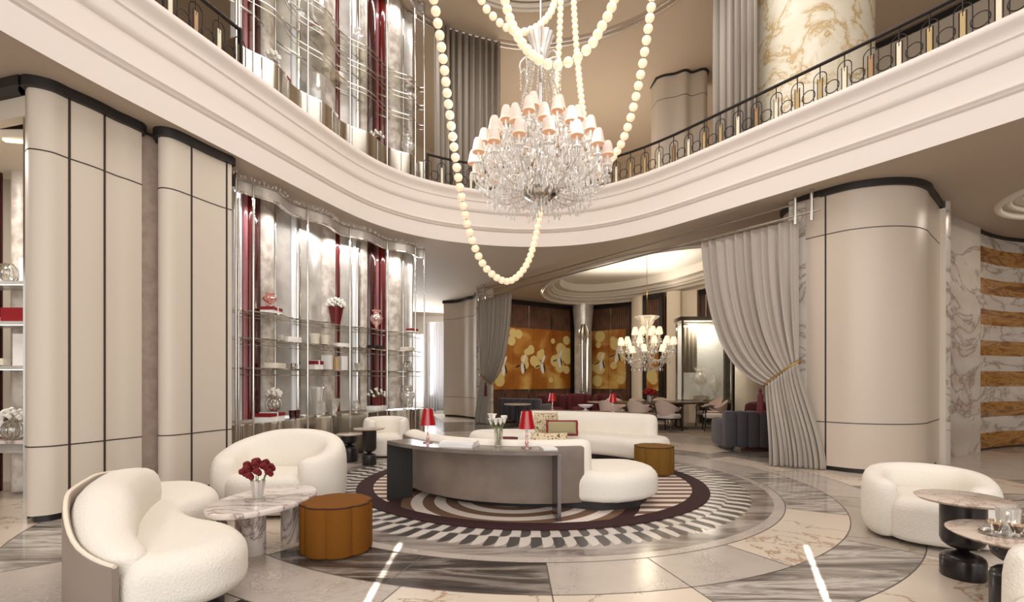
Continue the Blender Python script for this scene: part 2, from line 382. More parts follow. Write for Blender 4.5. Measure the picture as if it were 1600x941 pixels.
# ------------------------------------------------------------ floor: marble rings round the rug
CX, CY = 0.26, 6.87
def pol(r, a): return (CX+r*math.cos(R(a)), CY+r*math.sin(R(a)))
FM = ['fl_cream', 'fl_grey', 'fl_grey2', 'fl_dark', 'fl_dark2', 'fl_mid', 'joint', 'tooth', 'toothl']
rings = [
 (0, 2.31, [(-180, 180, 1)]),
 (2.31, 2.98, [(-180, 180, 5)]),
 (2.98, 3.09, [(-180, 180, 1)]),
 (3.09, 3.66, [(-180, -150, 3), (-150, -127, 0), (-127, -108, 3), (-108, -90, 3), (-90, -75, 1), (-75, -60, 1), (-60, -29, 0), (-29, 8, 4), (8, 40, 1), (40, 70, 5), (70, 100, 0), (100, 130, 1), (130, 155, 5), (155, 180, 0)]),
 (3.66, 4.21, [(-180, -140, 3), (-140, -106, 1), (-106, -90, 0), (-90, -75, 0), (-75, -44, 4), (-44, -15, 2), (-15, 10, 1), (10, 30, 0), (30, 60, 5), (60, 100, 1), (100, 125, 0), (125, 150, 5), (150, 180, 1)]),
 (4.21, 5.28, [(-180, -165, 0), (-165, -140.5, 4), (-140.5, -118, 1), (-118, -100, 3), (-100, -44, 0), (-44, -24, 1), (-24, -5, 3), (-5, 12, 0), (12, 35, 5), (35, 60, 0), (60, 100, 1), (100, 125, 5), (125, 150, 0), (150, 180, 4)]),
 (5.28, 6.6, [(-180, -140, 0), (-140, -110, 1), (-110, -70, 3), (-70, -40, 1), (-40, -20, 0), (-20, -8, 4), (-8, 3, 0), (3, 14, 5), (14, 40, 2), (40, 80, 1), (80, 110, 2), (110, 140, 0), (140, 180, 5)])]
far = [(-180+18*k, -162+18*k, [0, 5, 1, 3][k % 4]) for k in range(20)]
rings += [(6.6, 9.5, far), (9.5, 13.5, [(-180+15*k, -165+15*k, [1, 4, 0, 5][k % 4]) for k in range(24)]), (13.5, 24, [(-180+9*k, -171+9*k, [1, 5, 0, 4][k % 4]) for k in range(40)])]
fl = MB()
for r0, r1, secs in rings:
    for a0, a1, mi in secs:
        n = max(1, int((a1-a0)/2.5)); A = [a0+(a1-a0)*k/n for k in range(n+1)]
        if r0 == 0:
            fl.add([(*pol(r1, a), 0) for a in A[:-1]], [tuple(range(n))], mi); continue
        V = [(*pol(r0, a), 0) for a in A]+[(*pol(r1, a), 0) for a in A]
        fl.add(V, [(k, k+1, n+1+k+1, n+1+k) for k in range(n)], mi)
        if r0 >= 3.0:
            d = .25/r0; V = [(*pol(r0, a0-d), .0008), (*pol(r1, a0-d), .0008), (*pol(r1, a0+d), .0008), (*pol(r0, a0+d), .0008)]; fl.add(V, [(0, 1, 2, 3)], 6)
    if r0 >= 3.0:
        n = 144; V = [(*pol(r0+e, 360*k/n), .0008) for e in (-.005, .005) for k in range(n)]
        fl.add(V, [(k, (k+1) % n, n+(k+1) % n, n+k) for k in range(n)], 6)
# inlay teeth: two rows of rounded dark and light tiles
te = []; NT = 84
n = NT*2
V = [(*pol(r_, 360*k/n), .001) for r_ in (2.3, 2.49) for k in range(n)]
fl.add(V, [(k, (k+1) % n, n+(k+1) % n, n+k) for k in range(n)], 8)
for k in range(NT*2):
    a = 360/NT/2*k; w_ = 360/NT/2
    def tooth(r0, r1, sh0, mi, z): te.append((r0, r1, a, w_, mi, z))
    if k % 2 == 0: tooth(2.30, 2.50, 0, 0, .003); tooth(2.49, 2.76, 0, 1, .002)
    else: tooth(2.49, 2.76, 0, 0, .002); tooth(2.30, 2.50, 0, 1, .003)
ty = MB()
for r0, r1, a, w_, mi, z in te:
    A = [pol(r0, a+w_*k/6) for k in range(7)]; B_ = [pol(r0+(r1-r0)*(.45+.55*math.sqrt(max(0, 1-(k/6)**2))), a+w_*k/6) for k in range(7)]
    ty.add([(*p, z) for p in A+B_], [(k, k+1, 8+k, 7+k) for k in range(6)], mi)
me = bpy.data.meshes.new('floor_inlay'); me.from_pydata(ty.v, [], ty.f); me.materials.append(M['tooth']); me.materials.append(M['toothl']); me.polygons.foreach_set('material_index', ty.mi)
o_ = bpy.data.objects.new('floor', me); C.objects.link(o_); o_['kind'] = 'structure'
floor = fl.build('floor', [M[k] for k in FM], None, kind='structure')

# ------------------------------------------------------------ the oval void: soffit, balcony band, deck
Z1, ZC, ZD, ZU = 4.32, 5.45, 5.34, 9.60
VP = cr([(-4.75, -4), (-4.7, -1), (-4.6, 2), (-4.3, 4.1), (-4.0, 5.2), (-3.8, 5.8), (-3.48, 6.8), (-3.0, 8.35), (-2.6, 9.35), (-1.85, 10.2), (-.92, 10.68), (.38, 11.0), (1.74, 10.72), (2.65, 9.9), (3.15, 9.3), (4.1, 7.9), (4.88, 6.8), (5.3, 6.15), (5.7, 5.5), (6.4, 4.2), (7.1, 2.2), (7.5, -1), (7.6, -4)], 7)
VP = [Vector(p) for p in VP]
for _ in range(25): VP = [VP[0]]+[(VP[i-1]+VP[i]*2+VP[i+1])/4 for i in range(1, len(VP)-1)]+[VP[-1]]
def oval(cx, cy, a, b, ang, n=64):
    ca, sa = math.cos(ang), math.sin(ang); return [Vector((cx+a*math.cos(t)*ca-b*math.sin(t)*sa, cy+a*math.cos(t)*sa+b*math.sin(t)*ca)) for t in (2*PI*k/n for k in range(n))]
OV = dict(cx=3.75, cy=14.9, ang=math.atan2(3.9, -1.4))
RO = dict(cx=9.35, cy=7.45, ang=0)
def plate(name, z, loops, m, thick_up=0):
    bm = bmesh.new(); edges = []
    for lp in loops:
        vs_ = [bm.verts.new((p[0], p[1], z)) for p in lp]
        edges += [bm.edges.new((vs_[i], vs_[(i+1) % len(vs_)])) for i in range(len(vs_))]
    bmesh.ops.triangle_fill(bm, use_beauty=True, use_dissolve=False, edges=edges)
    me = bpy.data.meshes.new(name); bm.to_mesh(me); bm.free(); me.materials.append(m)
    o = bpy.data.objects.new(name, me); C.objects.link(o); o['kind'] = 'structure'; return o
outer = [Vector(p) for p in ((7.6, -4), (17, -4), (17, 12), (17, 27), (4, 27), (-14, 27), (-14, 12), (-14, -4), (-4.75, -4))]
loop = VP[:-1]+outer[:-1]
plate('ceiling', Z1, [loop, oval(a=4.3, b=2.45, n=64, **OV), oval(a=1.45, b=1.45, n=48, **RO)], M['soffit'])
plate('ceiling', ZD-.02, [loop], M['soffit'])['kind'] = 'structure'
t = MB()      # stepped round recesses
def recess(t, o, a, b, steps, n=64):
    for (e, z0, z1, e2) in steps:
        P0 = oval(a=a-e, b=b-e, n=n, **o); P1 = oval(a=a-e2, b=b-e2, n=n, **o)
        V = [(p.x, p.y, z0) for p in P0]+[(p.x, p.y, z1) for p in P0]+[(p.x, p.y, z1) for p in P1]
        t.add(V, [(k, (k+1) % n, n+(k+1) % n, n+k) for k in range(n)]+[(n+k, n+(k+1) % n, 2*n+(k+1) % n, 2*n+k) for k in range(n)], 0, False)
    t.add([(p.x, p.y, steps[-1][2]) for p in P1], [tuple(range(n))], 0)
recess(t, OV, 4.3, 2.45, [(0, Z1-.03, Z1+.1, .16), (.16, Z1+.1, Z1+.16, .3), (.3, Z1+.16, Z1+.28, .34), (.34, Z1+.28, Z1+.34, .6), (.6, Z1+.34, Z1+.6, .62)])
recess(t, RO, 1.45, 1.45, [(0, Z1-.03, Z1+.06, .1), (.1, Z1+.06, Z1+.12, .28), (.28, Z1+.12, Z1+.2, .34), (.34, Z1+.2, Z1+.26, .55), (.55, Z1+.26, Z1+.4, .6)], 48)
def lipring(t, o, a, b, z, r, n=64): t.tube([(p.x, p.y, z) for p in oval(a=a, b=b, n=n, **o)], r, 8, 0, True)
lipring(t, OV, 4.34, 2.49, Z1-.01, .05); lipring(t, OV, 4.14, 2.29, Z1+.09, .04); lipring(t, OV, 3.96, 2.11, Z1+.27, .05)
lipring(t, RO, 1.47, 1.47, Z1-.01, .05); lipring(t, RO, 1.33, 1.33, Z1+.06, .035); lipring(t, RO, 1.1, 1.1, Z1+.2, .04)
struct('trim_1', t, M['molding'])
t = MB()
VB = [p for p in VP if p.y > -3.9]
t.sweep(VB, [(0, Z1-.01), (0, 4.60), (.03, 4.605), (.035, 4.62), (0, 4.635), (-.01, 4.66), (-.035, 4.68), (-.035, 4.70), (-.005, 4.72), (-.005, 4.99), (-.02, 5.0), (-.045, 5.03), (-.05, 5.07), (-.055, 5.20), (-.075, 5.22), (-.075, 5.27), (-.10, 5.32), (-.14, 5.36), (-.15, 5.38), (-.15, 5.43), (-.135, ZC), (.45, ZC), (.45, ZD-.02)])
struct('trim_2', t, M['band'])
up = MB(); up.add([(-14, -4, ZU), (17, -4, ZU), (17, 27, ZU), (-14, 27, ZU)], [(0, 1, 2, 3)]); struct('ceiling', up, M['upceil'])
t = MB(); ringc = dict(cx=.35, cy=8.95, ang=0)
for r_, z_, w_ in ((2.0, ZU-.03, .06), (1.86, ZU-.05, .05), (1.7, ZU-.03, .05)): lipring(t, ringc, r_, r_, z_, w_, 72)
struct('trim_3', t, M['molding'])
# outer walls
w1 = MB().wall([(-14, -4), (-14, 27)], 0, ZU); struct('wall_left', w1, M['soffit'])
w1 = MB().wall([(17, 27), (17, -4)], 0, ZU); struct('wall_right', w1, M['upceil'])

# ------------------------------------------------------------ panelled piers
def seamed(name, P, label_struct, m='panel', z0=.07, z1=4.22, vseams=(), plinth_in=.05, closed=True, base=0.0, tz=Z1):
    t = MB()
    t.prism(P, base+z0, base+z1, 0, False)
    cen = Vector((sum(p[0] for p in P)/len(P), sum(p[1] for p in P)/len(P)))
    ar = sum(P[i][0]*P[(i+1) % len(P)][1]-P[(i+1) % len(P)][0]*P[i][1] for i in range(len(P)))
    o1 = offs(P, .004 if ar < 0 else -.004, True)
    for zs in (.735, 3.62):
        t.prism(o1, base+zs, base+zs+.012, 1)
    for v in vseams:
        q = ray(v, P[:-1]); 
        t.box((q.x, q.y, base+(z0+z1)/2), (.018, .018, z1-z0), 0, 1)
    ins = offs(P, -.05 if ar < 0 else .05, True); out = offs(P, .05 if ar < 0 else -.05, True)
    t.prism(ins, base, base+z0, 2)
    t.prism(out, base+z1, tz, 2)
    return t.build(name, [M[m], M['seam'], M['black']], None, kind='structure')
def T(px, py, z=4.22): return gp(px, py, z)
A0 = cr([(-4.77, 4.86), (-4.66, 4.79), (-4.52, 4.86), (-4.47, 5.0), (-4.385, 5.2), (-4.33, 5.42), (-4.28, 5.54), (-4.24, 5.68)], 5)
A0 += [Vector((-4.55, 5.86)), Vector((-5.15, 5.72)), Vector((-5.0, 5.2))]
seamed('wall_pier_left', A0, '', vseams=(108, 163))
B0 = cr([(-4.18, 5.9), (-4.14, 5.8), (-4.06, 5.77), (-3.97, 5.82), (-3.9, 6.0), (-3.83, 6.22), (-3.76, 6.40), (-3.69, 6.53)], 5)
B0 += [Vector((-3.85, 6.62)), Vector((-4.45, 6.5)), Vector((-4.4, 6.2))]
seamed('wall_pier_middle', B0, '', vseams=(299, 354))
st = MB().prism([(-4.5, 5.8), (-4.32, 5.75), (-4.22, 6.0), (-4.3, 6.6), (-4.7, 6.4)], 0, 4.27)
struct('wall_recess', st, M['stonew'])
RP = cr([(4.62, 8.05), (4.70, 7.85), (4.86, 7.6), (5.08, 7.36), (5.45, 7.22), (5.85, 7.24), (6.18, 7.4), (6.4, 7.6)], 6)
RP += [Vector((6.72, 7.88)), Vector((7.02, 8.15)), Vector((7.02, 8.7)), Vector((5.6, 9.2)), Vector((4.7, 8.6))]
seamed('wall_pier_right', RP, '', m='panel_r', vseams=(1290,))
jb = MB().box((7.07, 8.17, 2.1), (.07, .12, 4.2), R(40)); struct('trim_4', jb, M['cream'])
mw = MB().prism([(7.1, 8.12), (7.2, 8.14), (7.82, 8.85), (9.02, 9.55), (9.1, 9.9), (7.4, 9.2)], 0, Z1)
struct('wall_marble', mw, M['marw'])
# curved wall with onyx stripes
SW = cr([(9.02, 9.62), (9.6, 9.95), (10.3, 10.25), (11.2, 10.4), (12.4, 10.2), (13.6, 9.6), (14.6, 8.4)], 8)
cw = MB(); zz = 0.02; k = 0
back = offs(SW, .3)
edges = [0.03, .33, .64, .94, 1.25, 1.56, 1.87, 2.17, 2.48, 2.79, 3.09, 3.4, 3.71, 4.02, 4.26]
for k, (za, zb) in enumerate(zip(edges, edges[1:])): cw.wall(SW, za, zb, 0 if k % 2 == 0 else 1)
cw.prism([*offs(SW, -.02), *offs(SW, .1)[::-1]], 4.25, Z1, 2); cw.prism([*offs(SW, -.02), *offs(SW, .1)[::-1]], 0, .03, 2)
cw.build('wall_curved', [M['marb'], M['marw'], M['black']], None, kind='structure')

# ------------------------------------------------------------ back lounge walls
def panel_wall(name, p0, p1, art=True, wood=True, nb=3, frame=True):
    p0 = Vector(p0); p1 = Vector(p1); d = p1-p0; L_ = d.length; u = d/L_; nrm = Vector((u.y, -u.x)); rz = math.atan2(u.y, u.x)
    t = MB(); c = (p0+p1)/2
    t.box((c.x-nrm.x*.06, c.y-nrm.y*.06, 2.16), (L_, .1, 4.32), rz, 0)
    if wood:
        ns = int(L_/.085)
        for i in range(ns):
            q = p0+u*(L_*(i+.5)/ns); t.box((q.x, q.y, 2.1), (.05, .035, 4.15), rz, 1)
    if frame:
        for s_ in (0, 1):
            q = p0+u*(L_*s_ + (.07 if s_ == 0 else -.07)); t.box((q.x+nrm.x*.04, q.y+nrm.y*.04, 2.13), (.14, .1, 4.26), rz, 2)
        t.box((c.x+nrm.x*.04, c.y+nrm.y*.04, 4.24), (L_, .1, .16), rz, 2)
    for i in range(1, nb):
        q = p0+u*(L_*i/nb); t.box((q.x+nrm.x*.035, q.y+nrm.y*.035, 2.1), (.025, .03, 4.1), rz, 3)
    return t.build(name, [M['wood'], M['wood'], M['black'], M['chrome']], None, kind='structure')
PW = {'a': ((-1.2, 17.4), (2.42, 19.9)), 'b': ((3.1, 19.85), (4.6, 18.6)), 'c': ((4.62, 17.35), (5.12, 16.75)), 'd': ((6.0, 16.35), (7.0, 15.85)), 'e': ((7.78, 14.8), (9.25, 11.4))}
panel_wall('wall_back', *PW['a'], nb=4); panel_wall('wall_back', *PW['b'], nb=2); panel_wall('wall_back', *PW['c'], nb=1)
panel_wall('wall_back', *PW['d'], nb=3); panel_wall('wall_back', *PW['e'], nb=3)
# cream pilasters
pl_ = MB().prism(cr([(4.56, 18.3), (4.3, 17.85), (4.42, 17.35), (4.6, 17.35), (4.75, 17.9)], 4, True), 0, 4.3)
struct('wall_pilaster', pl_, M['cream'])
pl_ = MB().prism([(5.13, 16.45), (5.3, 16.25), (5.5, 16.22), (5.62, 16.38), (5.75, 16.3), (5.95, 15.95), (6.3, 16.5), (5.5, 17.2)], 0, 4.3)
struct('wall_pilaster', pl_, M['cream'])
pl_ = MB().prism([(6.85, 15.25), (7.05, 14.9), (7.35, 14.8), (7.62, 14.85), (7.75, 15.5), (7.25, 15.8)], 0, 4.3); struct('wall_pilaster', pl_, M['cream'])
bk = MB().wall([(-1.2, 17.2), (-1.3, 21), (3, 22), (9.5, 20), (16, 14), (16.9, 9)], 0, ZU); struct('wall_outer', bk, M['soffit'])
# corner niche behind the silver column
nc = MB().box((2.75, 20.25, 2.16), (.9, .1, 4.32), 0, 0); struct('wall_niche', nc, M['black'])
# far left pier and corridor
FP = cr([(-2.55, 18.5), (-2.2, 18.42), (-1.85, 18.1), (-1.55, 17.6), (-1.3, 17.3), (-1.2, 16.6)], 4)+[Vector((-1.0, 17.2)), Vector((-1.2, 19.5)), Vector((-2.5, 19.5))]
seamed('wall_pier_far', FP, '', plinth_in=0)
lw = MB(); lw.box((-7.3, 23, 2.16), (5.4, .2, 4.32), 0); lw.box((-3.4, 23, 3.95), (2.6, .2, .8), 0); lw.box((.3, 23, 2.16), (5.4, .2, 4.32), 0)
struct('wall_back', lw, M['panel'])
lw = MB()
for x in (-4.7, -3.55, -2.4): lw.box((x, 23, 1.8), (.06, .12, 3.6))
lw.box((-3.5, 23, .05), (2.4, .12, .1)); lw.box((-3.5, 23, 3.5), (2.4, .12, .08)); struct('window_1', lw, M['cream'])
# left wall behind the side shelf
lw = MB().wall([(-8.5, 7.3), (-7.4, 6.9), (-5.2, 6.3)], 0, Z1); struct('wall_left', lw, M['cream'])
# ------------------------------------------------------------ upper floor structure
ub = MB().lathe([(.98, ZD-.02), (.98, ZU)], (5.60, 9.3, 0), 64)
struct('wall_upper_column', ub, M['onyxw'])
ub = MB().prism([(4.35, 9.75), (4.72, 9.7), (4.9, 9.9), (4.9, 10.2), (4.5, 10.3)], ZD, ZU); struct('wall_upper', ub, M['cream'])
UP = cr([(3.95, 13.5), (4.1, 13.38), (4.37, 13.3), (4.6, 13.15), (4.8, 13.25), (5.05, 13.1), (5.2, 13.2)], 4)+[Vector((5.3, 13.9)), Vector((3.9, 13.9))]
seamed('wall_pier_upper', UP, '', base=ZD, tz=ZU)
ub = MB(); UW = cr([(6.6, 14.6), (8.1, 12.9), (9.0, 11.8), (9.6, 10.9), (10.4, 9.4), (11.0, 7)], 5)
ub.wall(UW, ZD, ZU-.2, 0); ub.prism([*UW, *offs(UW, .12)[::-1]], ZU-.22, ZU-.06, 1); ub.build('wall_upper_right', [M['panel'], M['black']], None, kind='structure')
ub = MB().wall([(-14, 6), (-7, 13), (-4.4, 16), (-2, 19), (3, 21), (6.6, 15)], ZD, ZU); struct('wall_upper_back', ub, M['upceil'])

# ceiling trim left of the first pier
struct('trim_7', MB().prism([(-4.72, 4.74), (-4.78, 4.9), (-6.6, 5.45), (-6.6, 5.25)], 4.22, 4.315), M['black'])
struct('trim_8', MB().prism([(-4.8, 4.92), (-4.9, 5.06), (-6.6, 5.55), (-6.6, 5.42)], 4.02, 4.22), M['cream'])
# ------------------------------------------------------------ rug (lies in the ring of inlay)
def rug_mat(name, acx, acy, arcs, period, cols):
    m = bpy.data.materials.new(name); m.use_nodes = True; nt = m.node_tree; b = nt.nodes['Principled BSDF']; N = nt.nodes.new; L = nt.links.new
    tc = N('ShaderNodeTexCoord'); sx = N('ShaderNodeSeparateXYZ'); L(tc.outputs['Object'], sx.inputs[0])
    def mth(op, a, b_=None, c_=None):
        q = N('ShaderNodeMath'); q.operation = op
        for i, v in enumerate((a, b_, c_)):
            if v is None: continue
            if isinstance(v, (int, float)): q.inputs[i].default_value = v
            else: L(v, q.inputs[i])
        return q.outputs[0]
    dx = mth('SUBTRACT', sx.outputs[0], acx); dy = mth('SUBTRACT', sx.outputs[1], acy)
    d = mth('SQRT', mth('ADD', mth('MULTIPLY', dx, dx), mth('MULTIPLY', dy, dy)))
    d0 = mth('SQRT', mth('ADD', mth('MULTIPLY', sx.outputs[0], sx.outputs[0]), mth('MULTIPLY', sx.outputs[1], sx.outputs[1])))
    ph = mth('FRACT', mth('DIVIDE', d, period)); ps = mth('FRACT', mth('DIVIDE', mth('ADD', sx.outputs[1], 10), period*.8))
    isarc = mth('LESS_THAN', d, arcs)
    v = mth('ADD', mth('MULTIPLY', ph, isarc), mth('MULTIPLY', ps, mth('SUBTRACT', 1, isarc)))
    band = mth('GREATER_THAN', v, .5)
    def mix(f_, a, b2):
        q = N('ShaderNodeMix'); q.data_type = 'RGBA'
        L(f_, q.inputs[0])
        for i, c in ((6, a), (7, b2)):
            if isinstance(c, tuple): q.inputs[i].default_value = (*lin(c), 1)
            else: L(c, q.inputs[i])
        return q.outputs[2]
    col = mix(band, cols[0], cols[1])
    bd = mth('MULTIPLY', mth('GREATER_THAN', d, arcs-period*.55), isarc)
    col = mix(bd, col, cols[2])
    L(mix(mth('GREATER_THAN', d0, 2.1), col, cols[2]), b.inputs['Base Color'])
    b.inputs['Roughness'].default_value = .95; return m
rg = MB().pillow([(2.31*math.cos(2*PI*k/128), 2.31*math.sin(2*PI*k/128)) for k in range(128)], 0, .014, .006, st=2)
M['rug'] = rug_mat('round_rug', -.24, -1.12, 1.42, .26, ((214, 200, 190), (112, 84, 64), (50, 22, 22)))
rug = rg.build('round_rug', M['rug']); rug.location = (CX, CY, .0025)
tag(rug, 'large round striped rug with dark burgundy border under the curved sofas', 'rug')
RZ = .0175
# ------------------------------------------------------------ helpers for plan shapes
def arcp(cx, cy, r, a0, a1, n=16): return [Vector((cx+r*math.cos(R(a0+(a1-a0)*k/n)), cy+r*math.sin(R(a0+(a1-a0)*k/n)))) for k in range(n+1)]
def sector(cx, cy, r0, r1, a0, a1, n=16, rnd=3):
    P = arcp(cx, cy, r1, a0, a1, n); w_ = (r1-r0)/2; rm = (r0+r1)/2
    def cap(a, sgn):
        c = Vector((cx+rm*math.cos(R(a)), cy+rm*math.sin(R(a)))); out = []
        for k in range(1, 6):
            t = PI*k/6; rad = w_*math.cos(t); tang = w_*math.sin(t)*sgn*min(1, rnd)
            out.append(c+Vector((math.cos(R(a)), math.sin(R(a))))*rad+Vector((-math.sin(R(a)), math.cos(R(a))))*tang)
        return out
    P += cap(a1, 1); P += arcp(cx, cy, r0, a1, a0, n); P += cap(a0, -1)[::-1]
    return P
def lerp(a, b, t): return a+(b-a)*t
def smoothstep(t): t = max(0, min(1, t)); return t*t*(3-2*t)
# ------------------------------------------------------------ front curved sofa
sf = thing('curved_sofa', 'white boucle curved sofa with rounded chaise end, its taupe leather back behind the console', 'sofa', (CX+.3, 5.7, 0))
P = arcp(CX, CY, 1.62, -163, -82, 18)+[Vector(p) for p in ((.78, 5.17), (1.1, 5.10), (1.42, 5.22), (1.62, 5.5), (1.62, 5.8), (1.45, 6.1), (1.15, 6.24), (.85, 6.14))]+arcp(CX, CY, .85, -72, -158, 14)
P = cr(P[::2], 4, True)
MB().pillow(P, .11, .43, .13, .07).build('seat', M['boucle'], sf)
MB().prism(cr(offs(P[::3], .1, True), 1, True), RZ, .12).build('plinth', M['black'], sf)
MB().bolster(arcp(CX, CY, 1.60, -166, -68.5, 40), .25, .34, .755, 3.0, .12).build('backrest', M['boucle'], sf)
MB().bolster(arcp(CX, CY, 1.715, -166, -73, 40), .05, .10, .70, 5, .06).build('back_shell', M['taupe'], sf)
# ------------------------------------------------------------ rear curved sofa
sf = thing('curved_sofa', 'long white boucle curved sofa on the far side of the round rug, with patterned cushions', 'sofa', (CX, CY+2.5, 0))
P = sector(CX, CY, 2.0, 2.95, 36, 107, 20, .7)
MB().pillow(P, .10, .43, .13, .08).build('seat', M['boucle'], sf)
MB().prism(sector(CX, CY, 2.12, 2.85, 38, 105, 20, .5), RZ, .11).build('plinth', M['black'], sf)
MB().bolster(arcp(CX, CY, 2.86, 38, 90, 30), .30, .2, .78, 3.0, .16).build('backrest', M['boucle'], sf)
# ------------------------------------------------------------ consoles
def console(r0, r1, a0, a1, z, label, slab=True):
    am = (a0+a1)/2; c = thing('curved_console', label, 'console table', (*pol((r0+r1)/2, am), 0))
    MB().prism([Vector(pol(r1, lerp(a0, a1, k/24))) for k in range(25)]+[Vector(pol(r0, lerp(a1, a0, k/24))) for k in range(25)], z-.04, z).build('table_top', M['console'], c)
    for a, m in ((a0, 'slab'), (a1, 'bronze')):
        p = pol((r0+r1)/2, a); MB().box((p[0], p[1], (z-.04+RZ)/2), (r1-r0-.01, .035, z-.04-RZ), R(a), 0).build('end_panel', M[m], c)
    return c
console(1.77, 2.08, -144, -84.5, .70, 'curved dark grey console table with slab ends holding books and two red lamps')
console(3.06, 3.36, 44, 88, .77, 'slim dark curved console behind the rear white sofa')
# ------------------------------------------------------------ poufs
def pouf(name, label, c, r, h, m, m2, lobes=8, sx=1, sy=1, z=0.0, rz=0):
    p = thing(name, label, 'pouf', (*c, z)); n = 96
    ca, sa = math.cos(rz), math.sin(rz)
    def pt(rr, a): x = rr*math.cos(a)*sx; y = rr*math.sin(a)*sy; return (c[0]+x*ca-y*sa, c[1]+x*sa+y*ca)
    P = [pt(r*(1-.07*(1-abs(math.sin(lobes*a/2)))**2), a) for a in (2*PI*k/n for k in range(n))]
    MB().pillow(P, z+.005, z+h, .03, .02, st=4).build('cushion', M[m], p)
    Q = [pt(r*.985*(1-.07*(1-abs(math.sin(lobes*a/2)))**2), a) for a in (2*PI*k/n for k in range(n))]
    MB().tube([(*q, z+h-.012) for q in Q], .007, 6, 0, True).build('piping', M[m2], p)
    return p
pouf('pouf', 'scalloped amber velvet pouf with brown piping beside the marble coffee table', (-1.44, 4.07), .285, .41, 'velvet', 'piping', 8, 1.0, .95)
pouf('pouf', 'olive brown velvet pouf at the far right of the round rug', (2.09, 7.3), .285, .41, 'olive', 'piping', 8, z=RZ)
# ------------------------------------------------------------ marble coffee table
ct = thing('coffee_table', 'oval white marble coffee table on three thick marble legs beside the amber pouf', 'coffee table', (-2.02, 4.1, 0))
P = oval(-2.02, 4.06, .52, .34, 1.4, 64)
MB().pillow(P, .385, .43, .02, .012, st=4).build('table_top', M['topwhite'], ct)
for x, y in ((-2.05, 4.08), (-2.27, 4.08), (-1.83, 4.4)): pass
for x, y in ((-2.07, 3.98), (-2.22, 4.15), (-1.91, 4.30)): MB().lathe([(.085, 0), (.088, .004), (.088, .384), (.085, .388)], (x, y, 0), 32).build('leg', M['topwhite'], ct)
# ------------------------------------------------------------ tub armchairs
def tub_chair(label, c, face, wd=.95, dp=.95, h=.66, sh=.41, m='boucle', name='armchair', th=.17, arm=.0, base=True, z=0, cat='armchair'):
    """barrel armchair: thick back wrapping round a round-nosed seat; faces +face degrees"""
    a = thing(name, label, cat, (*c, z), local=True); a.rotation_euler = (0, 0, R(face))
    hw, hd = wd/2, dp/2; n = 40
    def se(t, sx_, sy_, e=2.6):
        ct_, st_ = math.cos(t), math.sin(t); return Vector((sx_*abs(ct_)**(2/e)*(1 if ct_ > 0 else -1), sy_*abs(st_)**(2/e)*(1 if st_ > 0 else -1)))
    a0, a1 = R(33), R(327)
    path = [se(lerp(a0, a1, k/n), hd-th/2, hw-th/2) for k in range(n+1)]
    MB().bolster(path, th, .02, lambda t: h-arm*smoothstep(abs(t*2-1)*1.25-.15)-.03*abs(t*2-1), 3.2, th*.55).build('backrest', M[m], a)
    S = [se(2*PI*k/48, hd-th*.55, hw-th*.82, 2.8)+Vector((.035+th*.3, 0)) for k in range(48)]
    MB().pillow(S, .03, sh, .11, .05, st=6).build('seat', M[m], a)
    return a
tub_chair('white boucle tub armchair on the right behind the black pedestal side tables', (3.70, 4.42), -124, .97, .96, .60, .40, th=.2, arm=.05)
tub_chair('white boucle armchair edge in the lower right corner of the photo', (2.72, 2.02), 170, .98, 1.0, .62, .40)
tub_chair('small white boucle tub armchair in front of the glass shelving, behind the black side tables', (-2.32, 9.15), -70, .84, .82, .70, .40)
# wide loveseat behind coffee table
tub_chair('wide rounded white boucle loveseat with sloping arms behind the marble coffee table', (-2.52, 5.42), -92, 1.36, 1.05, .82, .42, th=.26, arm=.2, name='loveseat', cat='loveseat')
# ------------------------------------------------------------ kidney sofa, front left
ks = thing('curved_sofa', 'kidney shaped white boucle sofa with grey leather back in the left foreground', 'sofa', (-2.6, 3.7, 0))
K = cr([(-2.10, 2.64), (-1.90, 2.68), (-1.70, 2.88), (-1.68, 3.15), (-1.90, 3.42), (-2.25, 3.60), (-2.50, 3.82), (-2.56, 4.05), (-2.57, 4.32), (-2.75, 4.62), (-3.08, 4.84), (-3.42, 4.75), (-3.56, 4.35), (-3.36, 4.0), (-3.02, 3.5), (-2.55, 2.95)], 6, True)
MB().pillow(K, .10, .43, .13, .10, st=7).build('seat', M['boucle'], ks)
MB().prism(offs(K, .13, True), 0, .11).build('plinth', M['blackwood'], ks)
bc = cr([(-2.06, 2.60), (-2.40, 2.74), (-2.72, 3.06), (-3.0, 3.55), (-3.13, 3.85), (-3.18, 4.0)], 6)
L0 = Vector((-2.06, 2.60))
def zt(t): return .47+.27*smoothstep((t+.02)/.45)-.05*smoothstep((t-.7)/.3)
def zk(x, y, t):
    d = max(0, min(1, ((Vector((x, y))-L0).dot(Vector((-1.26, 1.67)).normalized()))/2.0)); return zt(d)
def wt(t): return .20+.14*smoothstep(t/.4)
bi = [p+(q-p)*wt(i/(len(bc)-1))/2 for i, (p, q) in enumerate(zip(bc, offs(bc, -1.0)))]
MB().bolster(bi, lambda t: wt(t), .30, zt, 2.6, .13).build('backrest', M['boucle'], ks)
so = offs(bc, .035); si = offs(bc, .0)
MB().pillow([*so, *si[::-1]], .09, .8, .012, .012, zf=lambda x, y, t: zk(x, y, t)-.05, st=3).build('back_shell', M['shell'], ks)
MB().tube([(p.x, p.y, zk(p.x, p.y, 0)-.05) for p in offs(bc, .02)], .012, 8).build('piping', M['boucle2'], ks)
